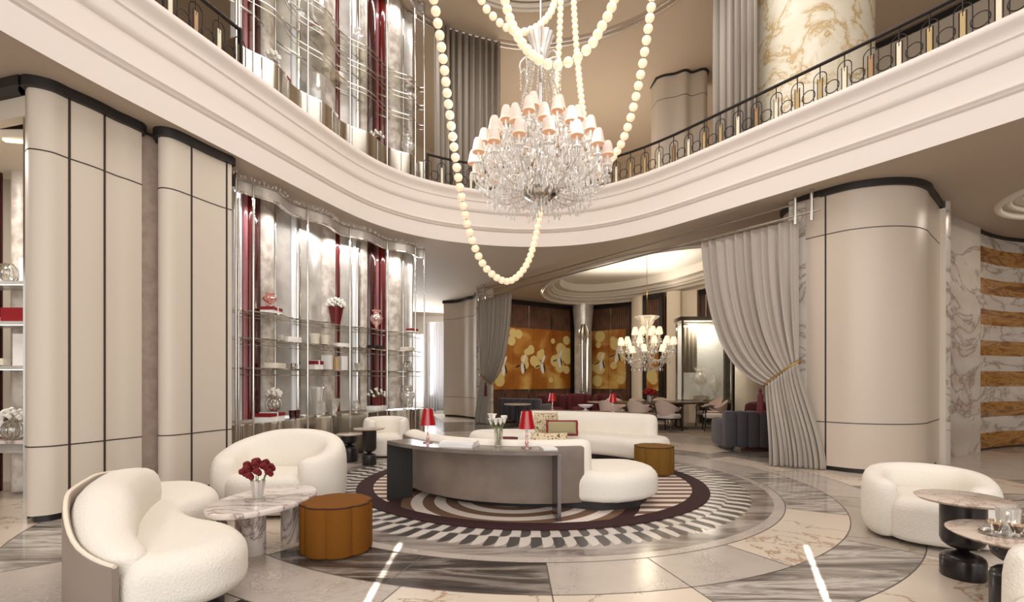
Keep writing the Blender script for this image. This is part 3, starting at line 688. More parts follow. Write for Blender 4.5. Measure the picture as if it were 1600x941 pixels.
# ------------------------------------------------------------ pedestal side tables
def side_table(label, c, kind, h, rt, rc=.13):
    s_ = thing('side_table', label, 'side table', (*c, 0))
    if kind == 'tall_top': w0 = .19*h/.56
    else: w0 = .62*h
    lo = [(rc*.97, 0), (rc, .01), (rc, w0-rc*.55)]+[(rc*math.cos(t)*.999+.0, w0-rc*.55+rc*.5*math.sin(t)) for t in (R(20), R(40), R(60), R(72))]+[(.03, w0)]
    hi = [(.03, w0)]+[(rc*math.sin(t), w0+rc*.6*(1-math.cos(t))) for t in (R(25), R(45), R(65), R(90))]+[(rc, h-.022)]
    MB().lathe(lo, (*c, 0), 40).build('base', M['blackwood'], s_)
    MB().lathe(hi, (*c, 0), 40).build('column', M['blackwood'], s_)
    MB().lathe([(rt*.93, h-.022), (rt, h-.006), (rt, h-.003), (rt-.006, h)], (*c, 0), 64).build('table_top', M['topcream'], s_)
side_table('taller black pedestal side table with marble top in front of the right armchair', (3.2, 3.52), 'tall_top', .56, .275)
side_table('lower black pedestal side table carrying two coffee glasses, right edge', (3.03, 2.96), 'low', .47, .34, .135)
side_table('shorter of two far black pedestal side tables near the glass shelving', (-2.77, 8.45), 'low', .47, .22, .14)
side_table('taller of two far black pedestal side tables near the small white armchair', (-2.33, 8.1), 'tall_top', .60, .25, .115)
# coffee glasses on tray
tr = thing('serving_tray', 'oval silver tray with coffee glasses on the lower right side table', 'tray', (2.98, 2.97, .47))
MB().lathe([(.0001, .002), (.15, .002), (.165, .012), (.168, .012), (.155, .0), (.0001, .0)], (2.98, 2.97, .471), 48, sy=.62).build('dish', M['chrome'], tr)
for (x, y, lb) in ((2.925, 3.0, 'small clear glass of coffee on the silver tray, left one'), (3.0, 2.95, 'small clear glass of coffee on the silver tray, right one')):
    g_ = thing('coffee_glass', lb, 'glass', (x, y, .476), 'coffee glasses on the tray')
    MB().lathe([(.018, 0), (.018, .004), (.022, .008), (.036, .055), (.04, .07)], (x, y, .476), 24).build('cup', M['glass'], g_)
    MB().lathe([(.016, .009), (.033, .052)], (x, y, .476), 20).build('coffee', M['coffee'], g_)
    MB().lathe([(.0333, .052), (.036, .062)], (x, y, .476), 20).build('foam', M['foam'], g_)
tag(MB().lathe([(.05, 0), (.052, .01), (.058, .13), (.054, .13), (.048, .012)], (3.08, 3.08, .472), 30, flute=.04, fn=15).build('tumbler', M['crystal2']), 'ribbed clear tumbler behind the coffee glasses on the right side table', 'glass')
# ------------------------------------------------------------ table lamps
def red_lamp(label, c, z, s=1.0):
    l = thing('table_lamp', label, 'lamp', (c[0], c[1], z))
    MB().lathe([(.055*s, 0), (.055*s, .008*s), (.02*s, .018*s), (.012*s, .03*s), (.02*s, .05*s), (.012*s, .07*s), (.009*s, .1*s), (.016*s, .12*s), (.009*s, .14*s), (.012*s, .17*s), (.007*s, .21*s)], (c[0], c[1], z), 16).build('base', M['pinkstem'], l)
    MB().lathe([(.086*s, .195*s), (.052*s, .375*s), (.05*s, .375*s), (.083*s, .195*s)], (c[0], c[1], z), 28).build('lamp_shade', M['redshade'], l)
    MB().lathe([(.02*s, .215*s), (.022*s, .33*s), (.01*s, .35*s)], (c[0], c[1], z), 12).build('bulb', M['redbulb'], l)
red_lamp('red glass table lamp standing at the left end of the grey console', (-.92, 5.42), .70)
red_lamp('red glass table lamp standing on the grey console in front of the green cushion', (.15, 5.05), .70)
red_lamp('small red lamp on the far dark console, left of the white bowl', (.82, 10.05), .77, .93)
red_lamp('small red lamp on the far dark console by the first dining chair', (1.95, 9.6), .77, .93)
# books and tray on console
for k in range(2): tag(MB().box((-.55, 5.19, .7125+k*.0275), (.36, .24, .026), R(-14+4*k), 0).build('book', M['white']), ('large white book lying at the bottom of the pair on the grey console', 'large white book lying on top of the pair on the grey console')[k], 'book', 'books on the console')
tag(MB().box((.36, 4.95, .711), (.14, .2, .02), R(10), 0).build('book', M['white']), 'white booklet lying at the right end of the grey console', 'book')
# flower helpers
def calla(parent, c, z, n=9, spread=.12, h=.28, s=1.0):
    st_ = MB()
    for k in range(n):
        a = 2*PI*k/n+.3*random.random(); r_ = spread*(.5+.5*random.random()); hh = h*(.8+.25*random.random())
        b_ = (c[0]+r_*math.cos(a), c[1]+r_*math.sin(a), z+hh)
        st_.tube(cr([(c[0]+.01*math.cos(a), c[1]+.01*math.sin(a), z+.01), (c[0]+.02*math.cos(a), c[1]+.02*math.sin(a), z+hh*.6), b_], 4), .0035*s, 5)
        MB().lathe([(.004*s, 0), (.012*s, .02*s), (.02*s, .045*s), (.03*s, .055*s), (.012*s, .04*s)], b_, 8).build('flower', M['petal'], parent)
    st_.build('stems', M['leaf'], parent)
v = thing('flower_vase', 'clear glass vase of white calla lilies on the grey console', 'vase', (-.14, 5.14, .7))
MB().lathe([(.04, 0), (.042, .01), (.045, .2), (.04, .2), (.037, .02)], (-.14, 5.14, .701), 24, flute=.03, fn=8).build('vase', M['glass'], v); calla(v, (-.14, 5.14), .705, 10, .10, .26, 1.2)
def roses(parent, c, z, r_, n, m='rose', size=.035):
    pe = MB()
    for k in range(n):
        u = k/n; a = k*2.4; ph = math.acos(1-1.3*u); q = (c[0]+r_*math.sin(ph)*math.cos(a), c[1]+r_*math.sin(ph)*math.sin(a), z+r_*.75*math.cos(ph))
        for j in range(5): pe.ball((q[0]+size*.35*math.cos(j*1.3), q[1]+size*.35*math.sin(j*1.3), q[2]+.006*j), size*.6, 6)
    pe.build('flowers', M[m], parent, kind='stuff')
v = thing('flower_vase', 'small cut glass vase of dark red carnations on the marble coffee table', 'vase', (-2.06, 4.02, .43))
MB().lathe([(.034, 0), (.036, .008), (.055, .15), (.05, .15), (.031, .015)], (-2.06, 4.02, .431), 24, flute=.05, fn=12).build('vase', M['crystal2'], v)
stm = MB()
for k in range(7): stm.tube([(-2.06, 4.02, .45), (-2.06+.07*math.cos(k), 4.02+.07*math.sin(k), .63)], .003, 5)
stm.build('stems', M['leaf'], v); roses(v, (-2.06, 4.02), .64, .105, 16, size=.04)
# cushions
def cushion(label, c, w_, h_, rz, tilt, m, trim=None, th=.11):
    o = thing('cushion', label, 'cushion', c, local=True); o.rotation_euler = (tilt, 0, rz)
    mb = MB(); n = 16; V = []; 
    for s_ in (-1, 1):
        for j in range(n+1):
            for i in range(n+1):
                u, v_ = i/n*2-1, j/n*2-1; e = max(0, (1-u**4)*(1-v_**4)); pin = 1-.06*(1-abs(u*v_))*(1 if abs(u) > .9 or abs(v_) > .9 else 1)*(u*u+v_*v_)/2
                V.append((u*w_/2*pin, s_*th/2*e**.6, v_*h_/2*pin))
    m_ = (n+1)**2; Fs = []
    for s_ in (0, 1):
        for j in range(n):
            for i in range(n): q = [s_*m_+j*(n+1)+i, s_*m_+j*(n+1)+i+1, s_*m_+(j+1)*(n+1)+i+1, s_*m_+(j+1)*(n+1)+i]; Fs.append(q)
    mb.add(V, Fs, 0, True); mb.build('pillow', M[m], o)
    if trim:
        Q = []
        for (x0, z0, x1, z1) in ((-1, -1, 1, -1), (1, -1, 1, 1), (1, 1, -1, 1), (-1, 1, -1, -1)):
            for k in range(8):
                u, v_ = lerp(x0, x1, k/8), lerp(z0, z1, k/8); pin = 1-.06*(1-abs(u*v_))*(u*u+v_*v_)/2; Q.append((u*w_/2*pin, 0, v_*h_/2*pin))
        MB().tube(Q, .022, 6, 0, True).build('fringe', M[trim], o)
M['floral'] = mat('floral_fabric', (206, 190, 156), .8); 
nt = M['floral'].node_tree; vo = nt.nodes.new('ShaderNodeTexVoronoi'); vo.inputs['Scale'].default_value = 26; cr_ = ramp(nt, [(0, (120, 48, 40)), (.25, (150, 110, 60)), (.38, (212, 196, 164)), (.7, (212, 196, 164)), (.8, (96, 92, 60))])
nt.links.new(nt.nodes['Texture Coordinate'].outputs['Object'], vo.inputs['Vector']); nt.links.new(vo.outputs['Distance'], cr_.inputs[0]); nt.links.new(cr_.outputs[0], nt.nodes['Principled BSDF'].inputs['Base Color'])
M['sage'] = mat('sage_fabric', (166, 154, 118), .8); M['redfringe'] = mat('red_fringe', (132, 34, 34), .8)
cushion('floral patterned square cushion leaning upright on the rear white sofa, behind the green one', (.62, 8.98, .60), .44, .40, R(4), R(-16), 'floral')
cushion('sage green oblong cushion with red fringe on the rear white sofa', (.87, 8.62, .55), .52, .24, R(-4), R(-20), 'sage', 'redfringe')
cushion('floral patterned cushion lying on the front white sofa seat behind its back', (.44, 5.9, .60), .44, .34, R(-3), R(-25), 'floral')
cushion('small dark red cushion tip on the front white sofa seat', (-.06, 6.0, .62), .26, .22, R(-3), R(-50), 'burg', th=.08)
tag(MB().lathe([(.05, 0), (.05, .01), (.018, .03), (.018, .05), (.10, .07), (.155, .12), (.15, .12), (.09, .08), (.0001, .07)], (1.46, 9.84, .771), 32).build('pedestal_bowl', M['white']), 'white pedestal bowl on the far dark console', 'bowl')
# ------------------------------------------------------------ dining group
rg = MB().pillow(oval(0, 0, 2.45, 1.9, 0, 96), 0, .012, .005, st=2)
M['rug2'] = rug_mat('dining_rug', .2, .3, 9, .9, ((160, 146, 132), (146, 132, 118), (46, 26, 26))); 
r2 = rg.build('dining_rug', M['rug2']); r2.location = (4.3, 14.05, .001); tag(r2, 'oval beige rug with dark rim under the dining table', 'rug')
DZ = .0145
dt = thing('dining_table', 'long oval dark walnut dining table with white chairs around', 'dining table', (4.05, 14.15, DZ))
MB().pillow(oval(4.05, 14.15, 1.55, .68, 0, 64), .71, .76, .015, .02, st=3).build('table_top', M['woodtop'], dt)
for x in (3.4, 4.75): MB().lathe([(.28, DZ), (.28, .03), (.13, .08), (.10, .35), (.15, .71)], (x, 14.15, 0), 20).build('pedestal', M['woodtop'], dt)
def dining_chair():
    d = thing('dining_chair', '', 'chair', (0, 0, 0), 'blush dining chairs around the walnut table', local=True)   # faces +x
    MB().pillow(cr([(.24, -.24), (.26, 0), (.24, .24), (0, .27), (-.22, .22), (-.26, 0), (-.22, -.22), (0, -.27)], 4, True), .36, .47, .04, .03).build('seat', M['seatwhite'], d)
    n = 14; V = []; top = []
    for k in range(n+1):
        a = R(75+210*k/n); e = abs(k/n*2-1); zt = lerp(.84, .62, smoothstep(e)); zb = lerp(.44, .58, smoothstep(e))
        for r_, z in ((.27, zb), (.315, zt), (.345, zt), (.30, zb)): V.append((r_*math.cos(a), r_*math.sin(a), z))
    mb = MB(); mb.add(V, [(k*4+j, k*4+(j+1) % 4, (k+1)*4+(j+1) % 4, (k+1)*4+j) for k in range(n) for j in range(4)]+[(0, 1, 2, 3), (n*4, n*4+3, n*4+2, n*4+1)], 0, True)
    mb.build('backrest', M['blush'], d)
    for s_ in (-1, 1):
        MB().tube(cr([(-.02, s_*.32, .62), (.14, s_*.31, .645), (.24, s_*.28, .60), (.245, s_*.25, .42), (.27, s_*.25, DZ)], 4), .017, 8).build('arm', M['blackwood'], d)
        MB().tube(cr([(-.2, s_*.2, .42), (-.22, s_*.21, .25), (-.33, s_*.24, DZ)], 4), .016, 8).build('leg', M['blackwood'], d)
    MB().box((0, 0, .345), (.44, .44, .03)).build('seat_frame', M['blackwood'], d)
    return d
dc = dining_chair(); dc.location = (4.16, 13.2, 0); dc.rotation_euler = (0, 0, R(42)); dc['label'] = 'blush dining chair at the near side of the walnut table, nearest its right end'
for (x, y, a, lb) in ((3.42, 13.25, 42, 'blush dining chair at the near side of the walnut table, middle of three'), (2.68, 13.35, 40, 'blush dining chair at the near side of the walnut table, leftmost of three'),
    (5.42, 13.3, 165, 'blush dining chair at the right end of the walnut table, facing left'), (3.15, 15.05, -85, 'blush dining chair on the far side behind the red flower pot'),
    (3.85, 15.05, -90, 'blush dining chair on the far side of the table, middle one'), (4.55, 15.0, -95, 'blush dining chair on the far side of the table, in front of the glass cabinet'), (5.7, 14.35, -170, 'blush dining chair at the far right corner of the table')):
    dup(dc, (x, y, 0), R(a), lb)
v = thing('flower_vase', 'small vase of red flowers on the dining table', 'vase', (3.95, 14.2, .76))
MB().lathe([(.07, 0), (.09, .17), (.085, .17), (.065, .01)], (3.95, 14.2, .761), 20).build('vase', M['silver'], v); roses(v, (3.95, 14.2), .98, .16, 16, 'redcloth', .06)
# ------------------------------------------------------------ grey sofas and burgundy chairs
def channel_sofa(label, c, rz, w_, d_, h, ch=True):
    s_ = thing('velvet_sofa', label, 'sofa', (*c, 0), local=True); s_.rotation_euler = (0, 0, rz)
    n = max(4, int(w_/.2))
    for k in range(n):
        x = -w_/2+w_*(k+.5)/n; MB().box((x, 0, h/2+.04), (w_/n-.004, .26, h-.08), 0, 0, .045).build('back_channel', M['greyv'], s_)
    MB().box((0, -d_/2, .26), (w_, d_-.1, .32), 0, 0, .06).build('seat', M['greyv'], s_)
    for sx in (-1, 1): MB().box((sx*(w_/2-.1), -d_/2, .32), (.22, d_-.02, .56), 0, 0, .08).build('arm', M['greyv'], s_)
    for sx in (-1, 1):
        for y in (0, -d_+.15): MB().lathe([(.02, 0), (.03, .1)], (sx*(w_/2-.15), y, 0), 12).build('leg', M['blackwood'], s_)
    return s_
channel_sofa('grey channelled velvet sofa seen from behind by the large right curtain', (4.75, 9.62), R(180-6), 1.25, .85, .78)
channel_sofa('grey velvet sofa in the lounge behind the left curtain', (.25, 15.9), R(150), 1.5, .9, .78)
for (x, y, a, lb) in ((1.35, 17.3, -60, 'burgundy velvet tub chair in the lounge, left of three'), (2.35, 17.6, -90, 'burgundy velvet tub chair in the lounge, middle of three'), (3.3, 17.2, -110, 'burgundy velvet tub chair in the lounge, right of three')):
    tub_chair(lb, (x, y), a, 1.0, .9, .88, .42, m='burg', name='burgundy_chair')
tub_chair('burgundy velvet chair behind the grey sofa by the large curtain', (5.75, 11.4), 150, .9, .9, .88, .42, m='burg', name='burgundy_chair')
for (x, y, lb) in ((.16, 14.7, 'small round white topped table beside the left grey sofa'), (2.85, 16.1, 'small round white topped table between the burgundy chairs')):
    s_ = thing('lounge_table', lb, 'side table', (x, y, 0)); MB().lathe([(.22, 0), (.22, .02), (.05, .06), (.05, .6), (.1, .64)], (x, y, 0), 20).build('base', M['blackwood'], s_)
    MB().lathe([(.40, .64), (.41, .67)], (x, y, 0), 32).build('table_top', M['topcream'], s_)
# ------------------------------------------------------------ glass shelving wall (same unit on both floors)
FPt = cr([(-3.80, 6.83), (-3.55, 7.6), (-3.22, 8.6), (-2.82, 9.5), (-2.25, 10.35), (-1.9, 10.78)], 10)
def wavy(P, amp, n): 
    out = []; m = len(P)-1; N_ = offs(P, 1)
    for i, p in enumerate(P):
        d = (N_[i]-p); out.append(p+d*amp*math.sin(2*PI*n*i/m))
    return out
UF = wavy(FPt, .075, 4.5); UB = wavy(offs(FPt, .42), .055, 4.5)
UF = [Vector(p) for p in UF]; UB = [Vector(p) for p in UB]
SH = (.76, 1.56, 1.99, 2.38)
def shelf_unit(dz, label):
    u = thing('glass_shelving', label, 'shelving', (FPt[0].x, FPt[0].y, dz))
    # backing split into the columns the wall shows
    cols = [(366, 378, 'whitelit', 0), (379, 387, 'pink', 1), (387, 397, 'redglass', 1), (398, 407, 'redstripe', 0), (407, 423, 'stone', 1), (423, 454, 'silver', 0), (455, 463, 'whitelit', 1), (463, 470, 'chrome', 1), (470, 502, 'silver', 0), (502, 522, 'stone', 1), (522, 531, 'redglass', 1), (531, 550, 'silver', 0),
            (551, 556, 'whitelit', 1), (556, 562, 'chrome', 1), (562, 572, 'stone', 1), (572, 586, 'redstripe', 1), (586, 592, 'pink', 0), (592, 602, 'redglass', 1), (602, 625, 'stone', 1), (625, 645, 'silver', 0), (645, 652, 'whitelit', 1), (652, 664, 'chrome', 0)]
    top = (4.22 if dz == 0 else 4.2)
    for (xa, xb, m, rnd) in cols:
        pa, pb = ray(xa, UB), ray(xb, UB); S = seg(UB, pa, pb)
        if (S[-1]-S[0]).length < .01: continue
        if rnd:      # half-round column
            c = (S[0]+S[-1])/2; r_ = (S[-1]-S[0]).length/2; d = (S[-1]-S[0]).normalized(); nn = Vector((d.y, -d.x))
            P = [c-d*r_*math.cos(PI*k/12)*1.0+nn*r_*.75*math.sin(PI*k/12) for k in range(13)]+[S[-1]-nn*.12, S[0]-nn*.12]
        else: P = S+offs(S, .12)[::-1]
        MB().prism(P, dz+.79, dz+top).build('back_panel', M[m], u)
    # mirrored base cabinet and header
    MB().prism([*UF, *UB[::-1]], dz+.02, dz+.735).build('base_cabinet', M['mirror'], u)
    db = MB()
    for k in range(0, len(UF)-1, 3): db.box((UF[k].x, UF[k].y, dz+.37), (.012, .012, .73), 0)
    db.build('base_rib', M['chrome'], u, kind='stuff')
    MB().strip(UF, UB, dz+.76, .024).build('counter', M['chrome'], u)
    MB().sweep(offs(UF, .02), [(0, dz+top-.17), (0, dz+top), (.05, dz+top), (.05, dz+top-.17), (0, dz+top-.17)]).build('header', M['silver'], u)
    MB().tube([(p.x, p.y, dz+top-.17) for p in UF], .012, 6).build('header_rail', M['chrome'], u)
    MB().tube([(p.x, p.y, dz+top) for p in UF], .012, 6).build('header_rail', M['chrome'], u)
    cr_h = MB()
    for p in resample([Vector((p.x, p.y, 0)) for p in UF], .045): cr_h.octa((p.x+random.uniform(-.03, .03), p.y+random.uniform(-.03, .03), dz+top+.03+random.uniform(0, .03)), .016, .03)
    cr_h.build('crystal_trim', M['crystal'], u, kind='stuff')
    for z in SH[1:]:
        s_ = MB().strip(offs(UF, .01), offs(UB, -.03), dz+z, .012).build('shelf', M['glass'], u)
        MB().tube([(p.x, p.y, dz+z-.006) for p in UF], .011, 6).build('edge_rail', M['chrome'], s_)
        MB().tube([(p.x, p.y, dz+z-.1) for p in UF], .006, 6).build('edge_rail', M['chrome'], s_)
        MB().tube([(p.x, p.y, dz+z-.006) for p in offs(UB, -.05)], .011, 6).build('edge_rail', M['chrome'], s_)
    for x in (368, 373, 396, 481, 547, 605, 649, 663):
        p = ray(x, UF); MB().lathe([(.017, dz), (.017, dz+top+.02)], (p.x, p.y, 0), 12).build('post', M['chrome'], u)
    for x in (430, 515, 580, 630):
        p = ray(x, offs(UB, -.06)); MB().lathe([(.014, dz+.76), (.014, dz+top)], (p.x, p.y, 0), 10).build('post', M['chrome'], u)
    for k in range(3):           # light strips under the header
        i = int((k+.5)/3*(len(UF)-1)); a_, b_ = UF[max(0, i-7)], UF[min(len(UF)-1, i+7)]; mid = UF[i]*.72+UB[i]*.28
        l = area('shelf_strip_light', (mid.x, mid.y, dz+top-.22), (b_-a_).length, 15, (1, .97, .94), (0, 0, math.atan2((b_-a_).y, (b_-a_).x)), .05); l.rotation_euler = (0, 0, math.atan2((b_-a_).y, (b_-a_).x))
    return u
shelf_unit(0, 'tall curved glass and chrome shelving wall with red columns on the ground floor')
shelf_unit(ZD+.02, 'curved glass and chrome shelving wall with red columns behind the balcony edge, upper floor')
MID = [(a+b)/2 for a, b in zip(UF, UB)]
def spot(px, lv, dz=0): p = ray(px, MID); return (p.x, p.y, dz+SH[lv]+.001)
def ang(px):
    a, b = ray(px-6, MID), ray(px+6, MID); return math.atan2((b-a).y, (b-a).x)
def gift(px, lv, w_, h, d_, label, m='white', lid='redbox', dz=0, group='boxes on the glass shelves'):
    p = spot(px, lv, dz); b = thing('gift_box', label, 'box', p, group); a = ang(px)
    MB().box((p[0], p[1], p[2]+h*.3), (w_, d_, h*.6), a).build('box', M[m], b)
    MB().box((p[0], p[1], p[2]+h*.8), (w_+.01, d_+.01, h*.4), a).build('lid', M[lid or m], b)
    if lid: MB().box((p[0], p[1], p[2]+h*.55), (.03, d_+.014, h*1.1), a).build('ribbon', M['white'] if lid == 'redbox' else M['redbox'], b)
def plain(px, lv, w_, h, d_, label, m='white', dz=0, name='box', cat='box', up=0):
    p = spot(px, lv, dz); tag(MB().box((p[0], p[1], p[2]+up+h/2), (w_, d_, h), ang(px), 0, min(w_, h, d_)*.12).build(name, M[m]), label, cat)
URN = [(.0, 0), (.5, 0), (.5, .04), (.18, .08), (.12, .14), (.2, .2), (.62, .34), (.9, .5), (.95, .62), (.7, .76), (.42, .82), (.4, .88), (.62, .93), (.66, 1.0), (.58, 1.0), (.36, .9), (.3, .85)]
BOWL = [(0, 0), (.4, 0), (.5, .1), (.8, .5), (1, 1), (.93, 1), (.4, .15)]
JAR = [(0, 0), (.7, 0), (.8, .05), (.85, .6), (1, .98), (.94, 1), (.78, .6), (.7, .08)]
def vess(px, lv, prof, r_, h, label, m='crystal2', name='glass_vase', cat='vase', dz=0, up=0, fl=.05, pt=None):
    p = pt or spot(px, lv, dz); return tag(MB().lathe([(max(a*r_, 1e-6), b*h) for a, b in prof], (p[0], p[1], p[2]+up), 28, flute=fl, fn=10).build(name, M[m]), label, cat)
def wire_vase(px, lv, label, dz=0, up=0, flowers=True, pt=None):
    p = pt or spot(px, lv, dz); v = thing('ribbed_vase', label, 'vase', (p[0], p[1], p[2]+up)); m = MB()
    for k in range(10):
        a = 2*PI*k/10; m.tube(cr([(p[0]+r_*math.cos(a), p[1]+r_*math.sin(a), p[2]+up+z) for r_, z in ((.03, .004), (.09, .05), (.11, .12), (.08, .19), (.03, .22))], 3), .007, 6)
    m.build('ribs', M['chrome'], v)
    MB().lathe([(.03, 0), (.085, .05), (.10, .12), (.075, .18), (.03, .215)], (p[0], p[1], p[2]+up), 20).build('bowl', M['glass'], v)
    if flowers: roses(v, p[:2], p[2]+up+.26, .10, 14, 'petal', .035)
def pot_flowers(px, lv, label, h, r0, r1, dz=0, up=0, fr=.16, n=40, m='pot'):
    p = spot(px, lv, dz); v = thing('flower_pot', label, 'flower pot', (p[0], p[1], p[2]+up))
    MB().lathe([(r0, 0), (r1, h), (r1-.01, h), (r0*.6, .02)], (p[0], p[1], p[2]+up), 24).build('pot', M[m], v)
    roses(v, p[:2], p[2]+up+h+.02, fr, n, 'petal', .03)
    lf = MB()
    for k in range(12): a = k*.52; lf.tube([(p[0], p[1], p[2]+up+h-.02), (p[0]+fr*.9*math.cos(a), p[1]+fr*.9*math.sin(a), p[2]+up+h+.05+.05*(k % 3))], .004, 5)
    lf.build('stems', M['leaf'], v)
# ground floor, top shelf
gift(424, 3, .28, .12, .2, 'white box with red lid on the top glass shelf at its left end')
vess(422, 3, URN, .11, .2, 'pale pink cut glass bowl on the left red lidded box', 'pinkcry', dz=0, up=.135)
pot_flowers(525, 3, 'burgundy cone pot of white flowers on the top glass shelf', .36, .07, .14)
vess(588, 3, URN, .13, .42, 'pink cut glass urn on the top glass shelf', 'pinkcry')
gift(644, 3, .2, .12, .16, 'small white box with red lid at the right end of the top glass shelf')
# third shelf
plain(455, 2, .26, .10, .2, 'plain white box on the middle glass shelf, left end')
vess(440, 2, BOWL, .06, .12, 'small clear bowl beside the plain white box, middle glass shelf', name='glass_bowl', cat='bowl')
for k, x in enumerate((492, 508)): vess(x, 2, JAR, .085, .19, ('white fluted shell vase on the middle shelf, left of two', 'white fluted shell vase on the middle shelf, right of two')[k], 'ivory')
plain(534, 2, .26, .08, .18, 'long low white box on the middle glass shelf')
plain(586, 2, .28, .09, .2, 'black box on the middle glass shelf before the red column', 'blackbox')
plain(636, 2, .28, .09, .2, 'ivory box on the middle glass shelf, right end', 'ivory')
# lowest shelf
plain(430, 1, .34, .09, .2, 'long ivory box on the lowest glass shelf, left end', 'ivory')
vess(458, 1, JAR, .05, .1, 'small silver cup on the lowest glass shelf', 'chrome', 'silver_cup', 'cup')
gift(493, 1, .19, .15, .16, 'white box with red lid on the lowest glass shelf beside the white cartons')
plain(511, 1, .1, .27, .18, 'tall white carton on the lowest glass shelf, left of the tan one', 'white', name='carton')
plain(523, 1, .1, .25, .16, 'tan carton between two white cartons on the lowest glass shelf', 'tan', name='carton')
plain(535, 1, .13, .27, .18, 'tall white carton on the lowest glass shelf, right of the tan one', 'white', name='carton')
vess(560, 1, BOWL, .08, .15, 'cut glass bowl on the lowest glass shelf by the stone column', name='glass_bowl', cat='bowl')
wire_vase(637, 1, 'chrome ribbed vase on the lowest glass shelf, right end', flowers=False)
# counter
gift(420, 0, .40, .12, .28, 'large white box with red lid on the mirrored counter, left end')
wire_vase(428, 0, 'chrome ribbed vase of white orchids on the large red lidded box', up=.135)
for k, x in enumerate((456, 464)): vess(x, 0, JAR, .05, .12, ('dark red tumbler on the mirrored counter, left of two', 'dark red tumbler on the mirrored counter, right of two')[k], 'darkglass', 'tumbler', 'glass')
vess(496, 0, JAR, .16, .5, 'tall cut crystal vase on the mirrored counter')
vess(478, 0, [(0, 0), (1, 0), (1.02, .3), (.98, .3), (.9, .1)], .17, .1, 'low round glass dish on the mirrored counter', 'glass', 'glass_dish', 'dish')
vess(520, 0, BOWL, .13, .28, 'cut crystal bowl on the mirrored counter beside the tall vase', name='glass_bowl', cat='bowl')
vess(556, 0, URN, .09, .22, 'small cut glass urn on the mirrored counter')
plain(588, 0, .36, .1, .24, 'white box under the red flower pot on the mirrored counter')
pot_flowers(589, 0, 'dark red pot of white tulips on the white box, mirrored counter', .18, .1, .12, up=.102, fr=.17, n=18, m='redglass')
vess(637, 0, URN, .16, .5, 'large lidded crystal urn at the right end of the mirrored counter')
# upper floor
D2 = ZD+.02
gift(436, 0, .3, .14, .22, 'white box with red lid on the upper floor counter', dz=D2)
wire_vase(426, 0, 'ribbed vase of white orchids on the upper floor counter', dz=D2, up=.0)
vess(494, 0, JAR, .17, .5, 'tall crystal vase on the upper floor counter', dz=D2)
plain(520, 0, .16, .18, .14, 'white carton on the upper floor counter', dz=D2, name='carton')
gift(494, 2, .22, .12, .18, 'white box with red lid on an upper floor glass shelf, left', dz=D2)
plain(530, 1, .1, .2, .14, 'small white carton on the upper floor lowest glass shelf', dz=D2, name='carton')
plain(523, 1, .1, .18, .14, 'small tan carton on the upper floor lowest glass shelf', 'tan', dz=D2, name='carton')
vess(508, 1, JAR, .1, .2, 'white shell vase on the upper floor lowest glass shelf', 'ivory', dz=D2)
pot_flowers(588, 0, 'dark pot of white flowers on the upper floor counter', .16, .08, .1, D2, fr=.15, n=16, m='darkglass')
gift(643, 3, .2, .12, .16, 'white box with red lid at the right end of the upper floor top shelf', dz=D2)
vess(641, 2, BOWL, .15, .2, 'crystal bowl on the upper floor middle shelf, right end', dz=D2, name='glass_bowl', cat='bowl')
vess(637, 0, URN, .15, .5, 'large crystal urn at the right end of the upper floor counter', dz=D2)
vess(455, 3, BOWL, .16, .2, 'crystal bowl on the upper floor top shelf, left end', dz=D2, name='glass_bowl', cat='bowl')
vess(500, 3, JAR, .12, .25, 'crystal jar on the upper floor top shelf', dz=D2, name='glass_jar', cat='jar')
vess(560, 3, URN, .13, .38, 'crystal urn on the upper floor top shelf', dz=D2)
vess(470, 2, BOWL, .12, .15, 'crystal dish on the upper floor middle shelf, left end', dz=D2, name='glass_bowl', cat='bowl')
# ------------------------------------------------------------ shelf at the left edge of the photo
su = thing('side_shelving', 'silver edged shelving with a marble counter at the far left edge of the photo', 'shelving', (-5.9, 6.0, 0))
sa, sb = Vector((-6.6, 5.75)), Vector((-5.1, 5.75))
for z, m in ((.70, 'topwhite'), (1.55, 'silver'), (2.06, 'silver'), (2.52, 'silver')):
    s_ = MB().box((-6.1, 5.85, z-.02), (1.7, .4, .04)).build('shelf', M[m], su)
    if z > 1: MB().box((-6.1, 5.66, z-.04), (1.7, .012, .015)).build('strip_light', M['striplight'], s_)
MB().box((-5.95, 6.0, .6), (1.7, .2, .16)).build('drawer_box', M['silver'], su)
for x, w_, m in ((-6.33, .10, 'redstripe'), (-6.07, .22, 'stone')): MB().lathe([(w_/2, .02), (w_/2, 4.0)], (x, 6.05+w_/2, 0), 24).build('column', M[m], su)
MB().box((-4.87, 4.98, 2.15), (.04, .04, 4.3)).build('edge_post', M['chrome'], su)
lt = MB().box((-5.9, 5.75, 3.98), (1.9, 1.1, .08)); struct('ceiling', lt, M['cream'])
tag(MB().box((-5.25, 5.28, 3.93), (.26, .05, .02), R(12)).build('ceiling_light', M['striplight']), 'slim bright ceiling light above the left edge shelving', 'light')
wire_vase(0, 0, 'round ribbed chrome vase on the upper shelf at the left edge', pt=(-5.870, 5.78, 2.522), flowers=False)
tag(MB().box((-5.690, 5.85, 2.67), (.16, .1, .3)).build('carton', M['whitelit']), 'white ribbed carton on the upper shelf at the left edge', 'box')
tag(MB().box((-5.730, 5.82, 2.145), (.34, .2, .16)).build('box', M['redbox']), 'red box on the middle shelf at the left edge', 'box')
tag(MB().box((-6.050, 5.8, 2.09), (.26, .2, .05)).build('book', M['white']), 'white book on the middle shelf at the left edge', 'book')
tag(MB().box((-5.690, 5.82, 1.74), (.2, .14, .37)).build('carton', M['white']), 'tall white carton on the lower shelf at the left edge', 'box')
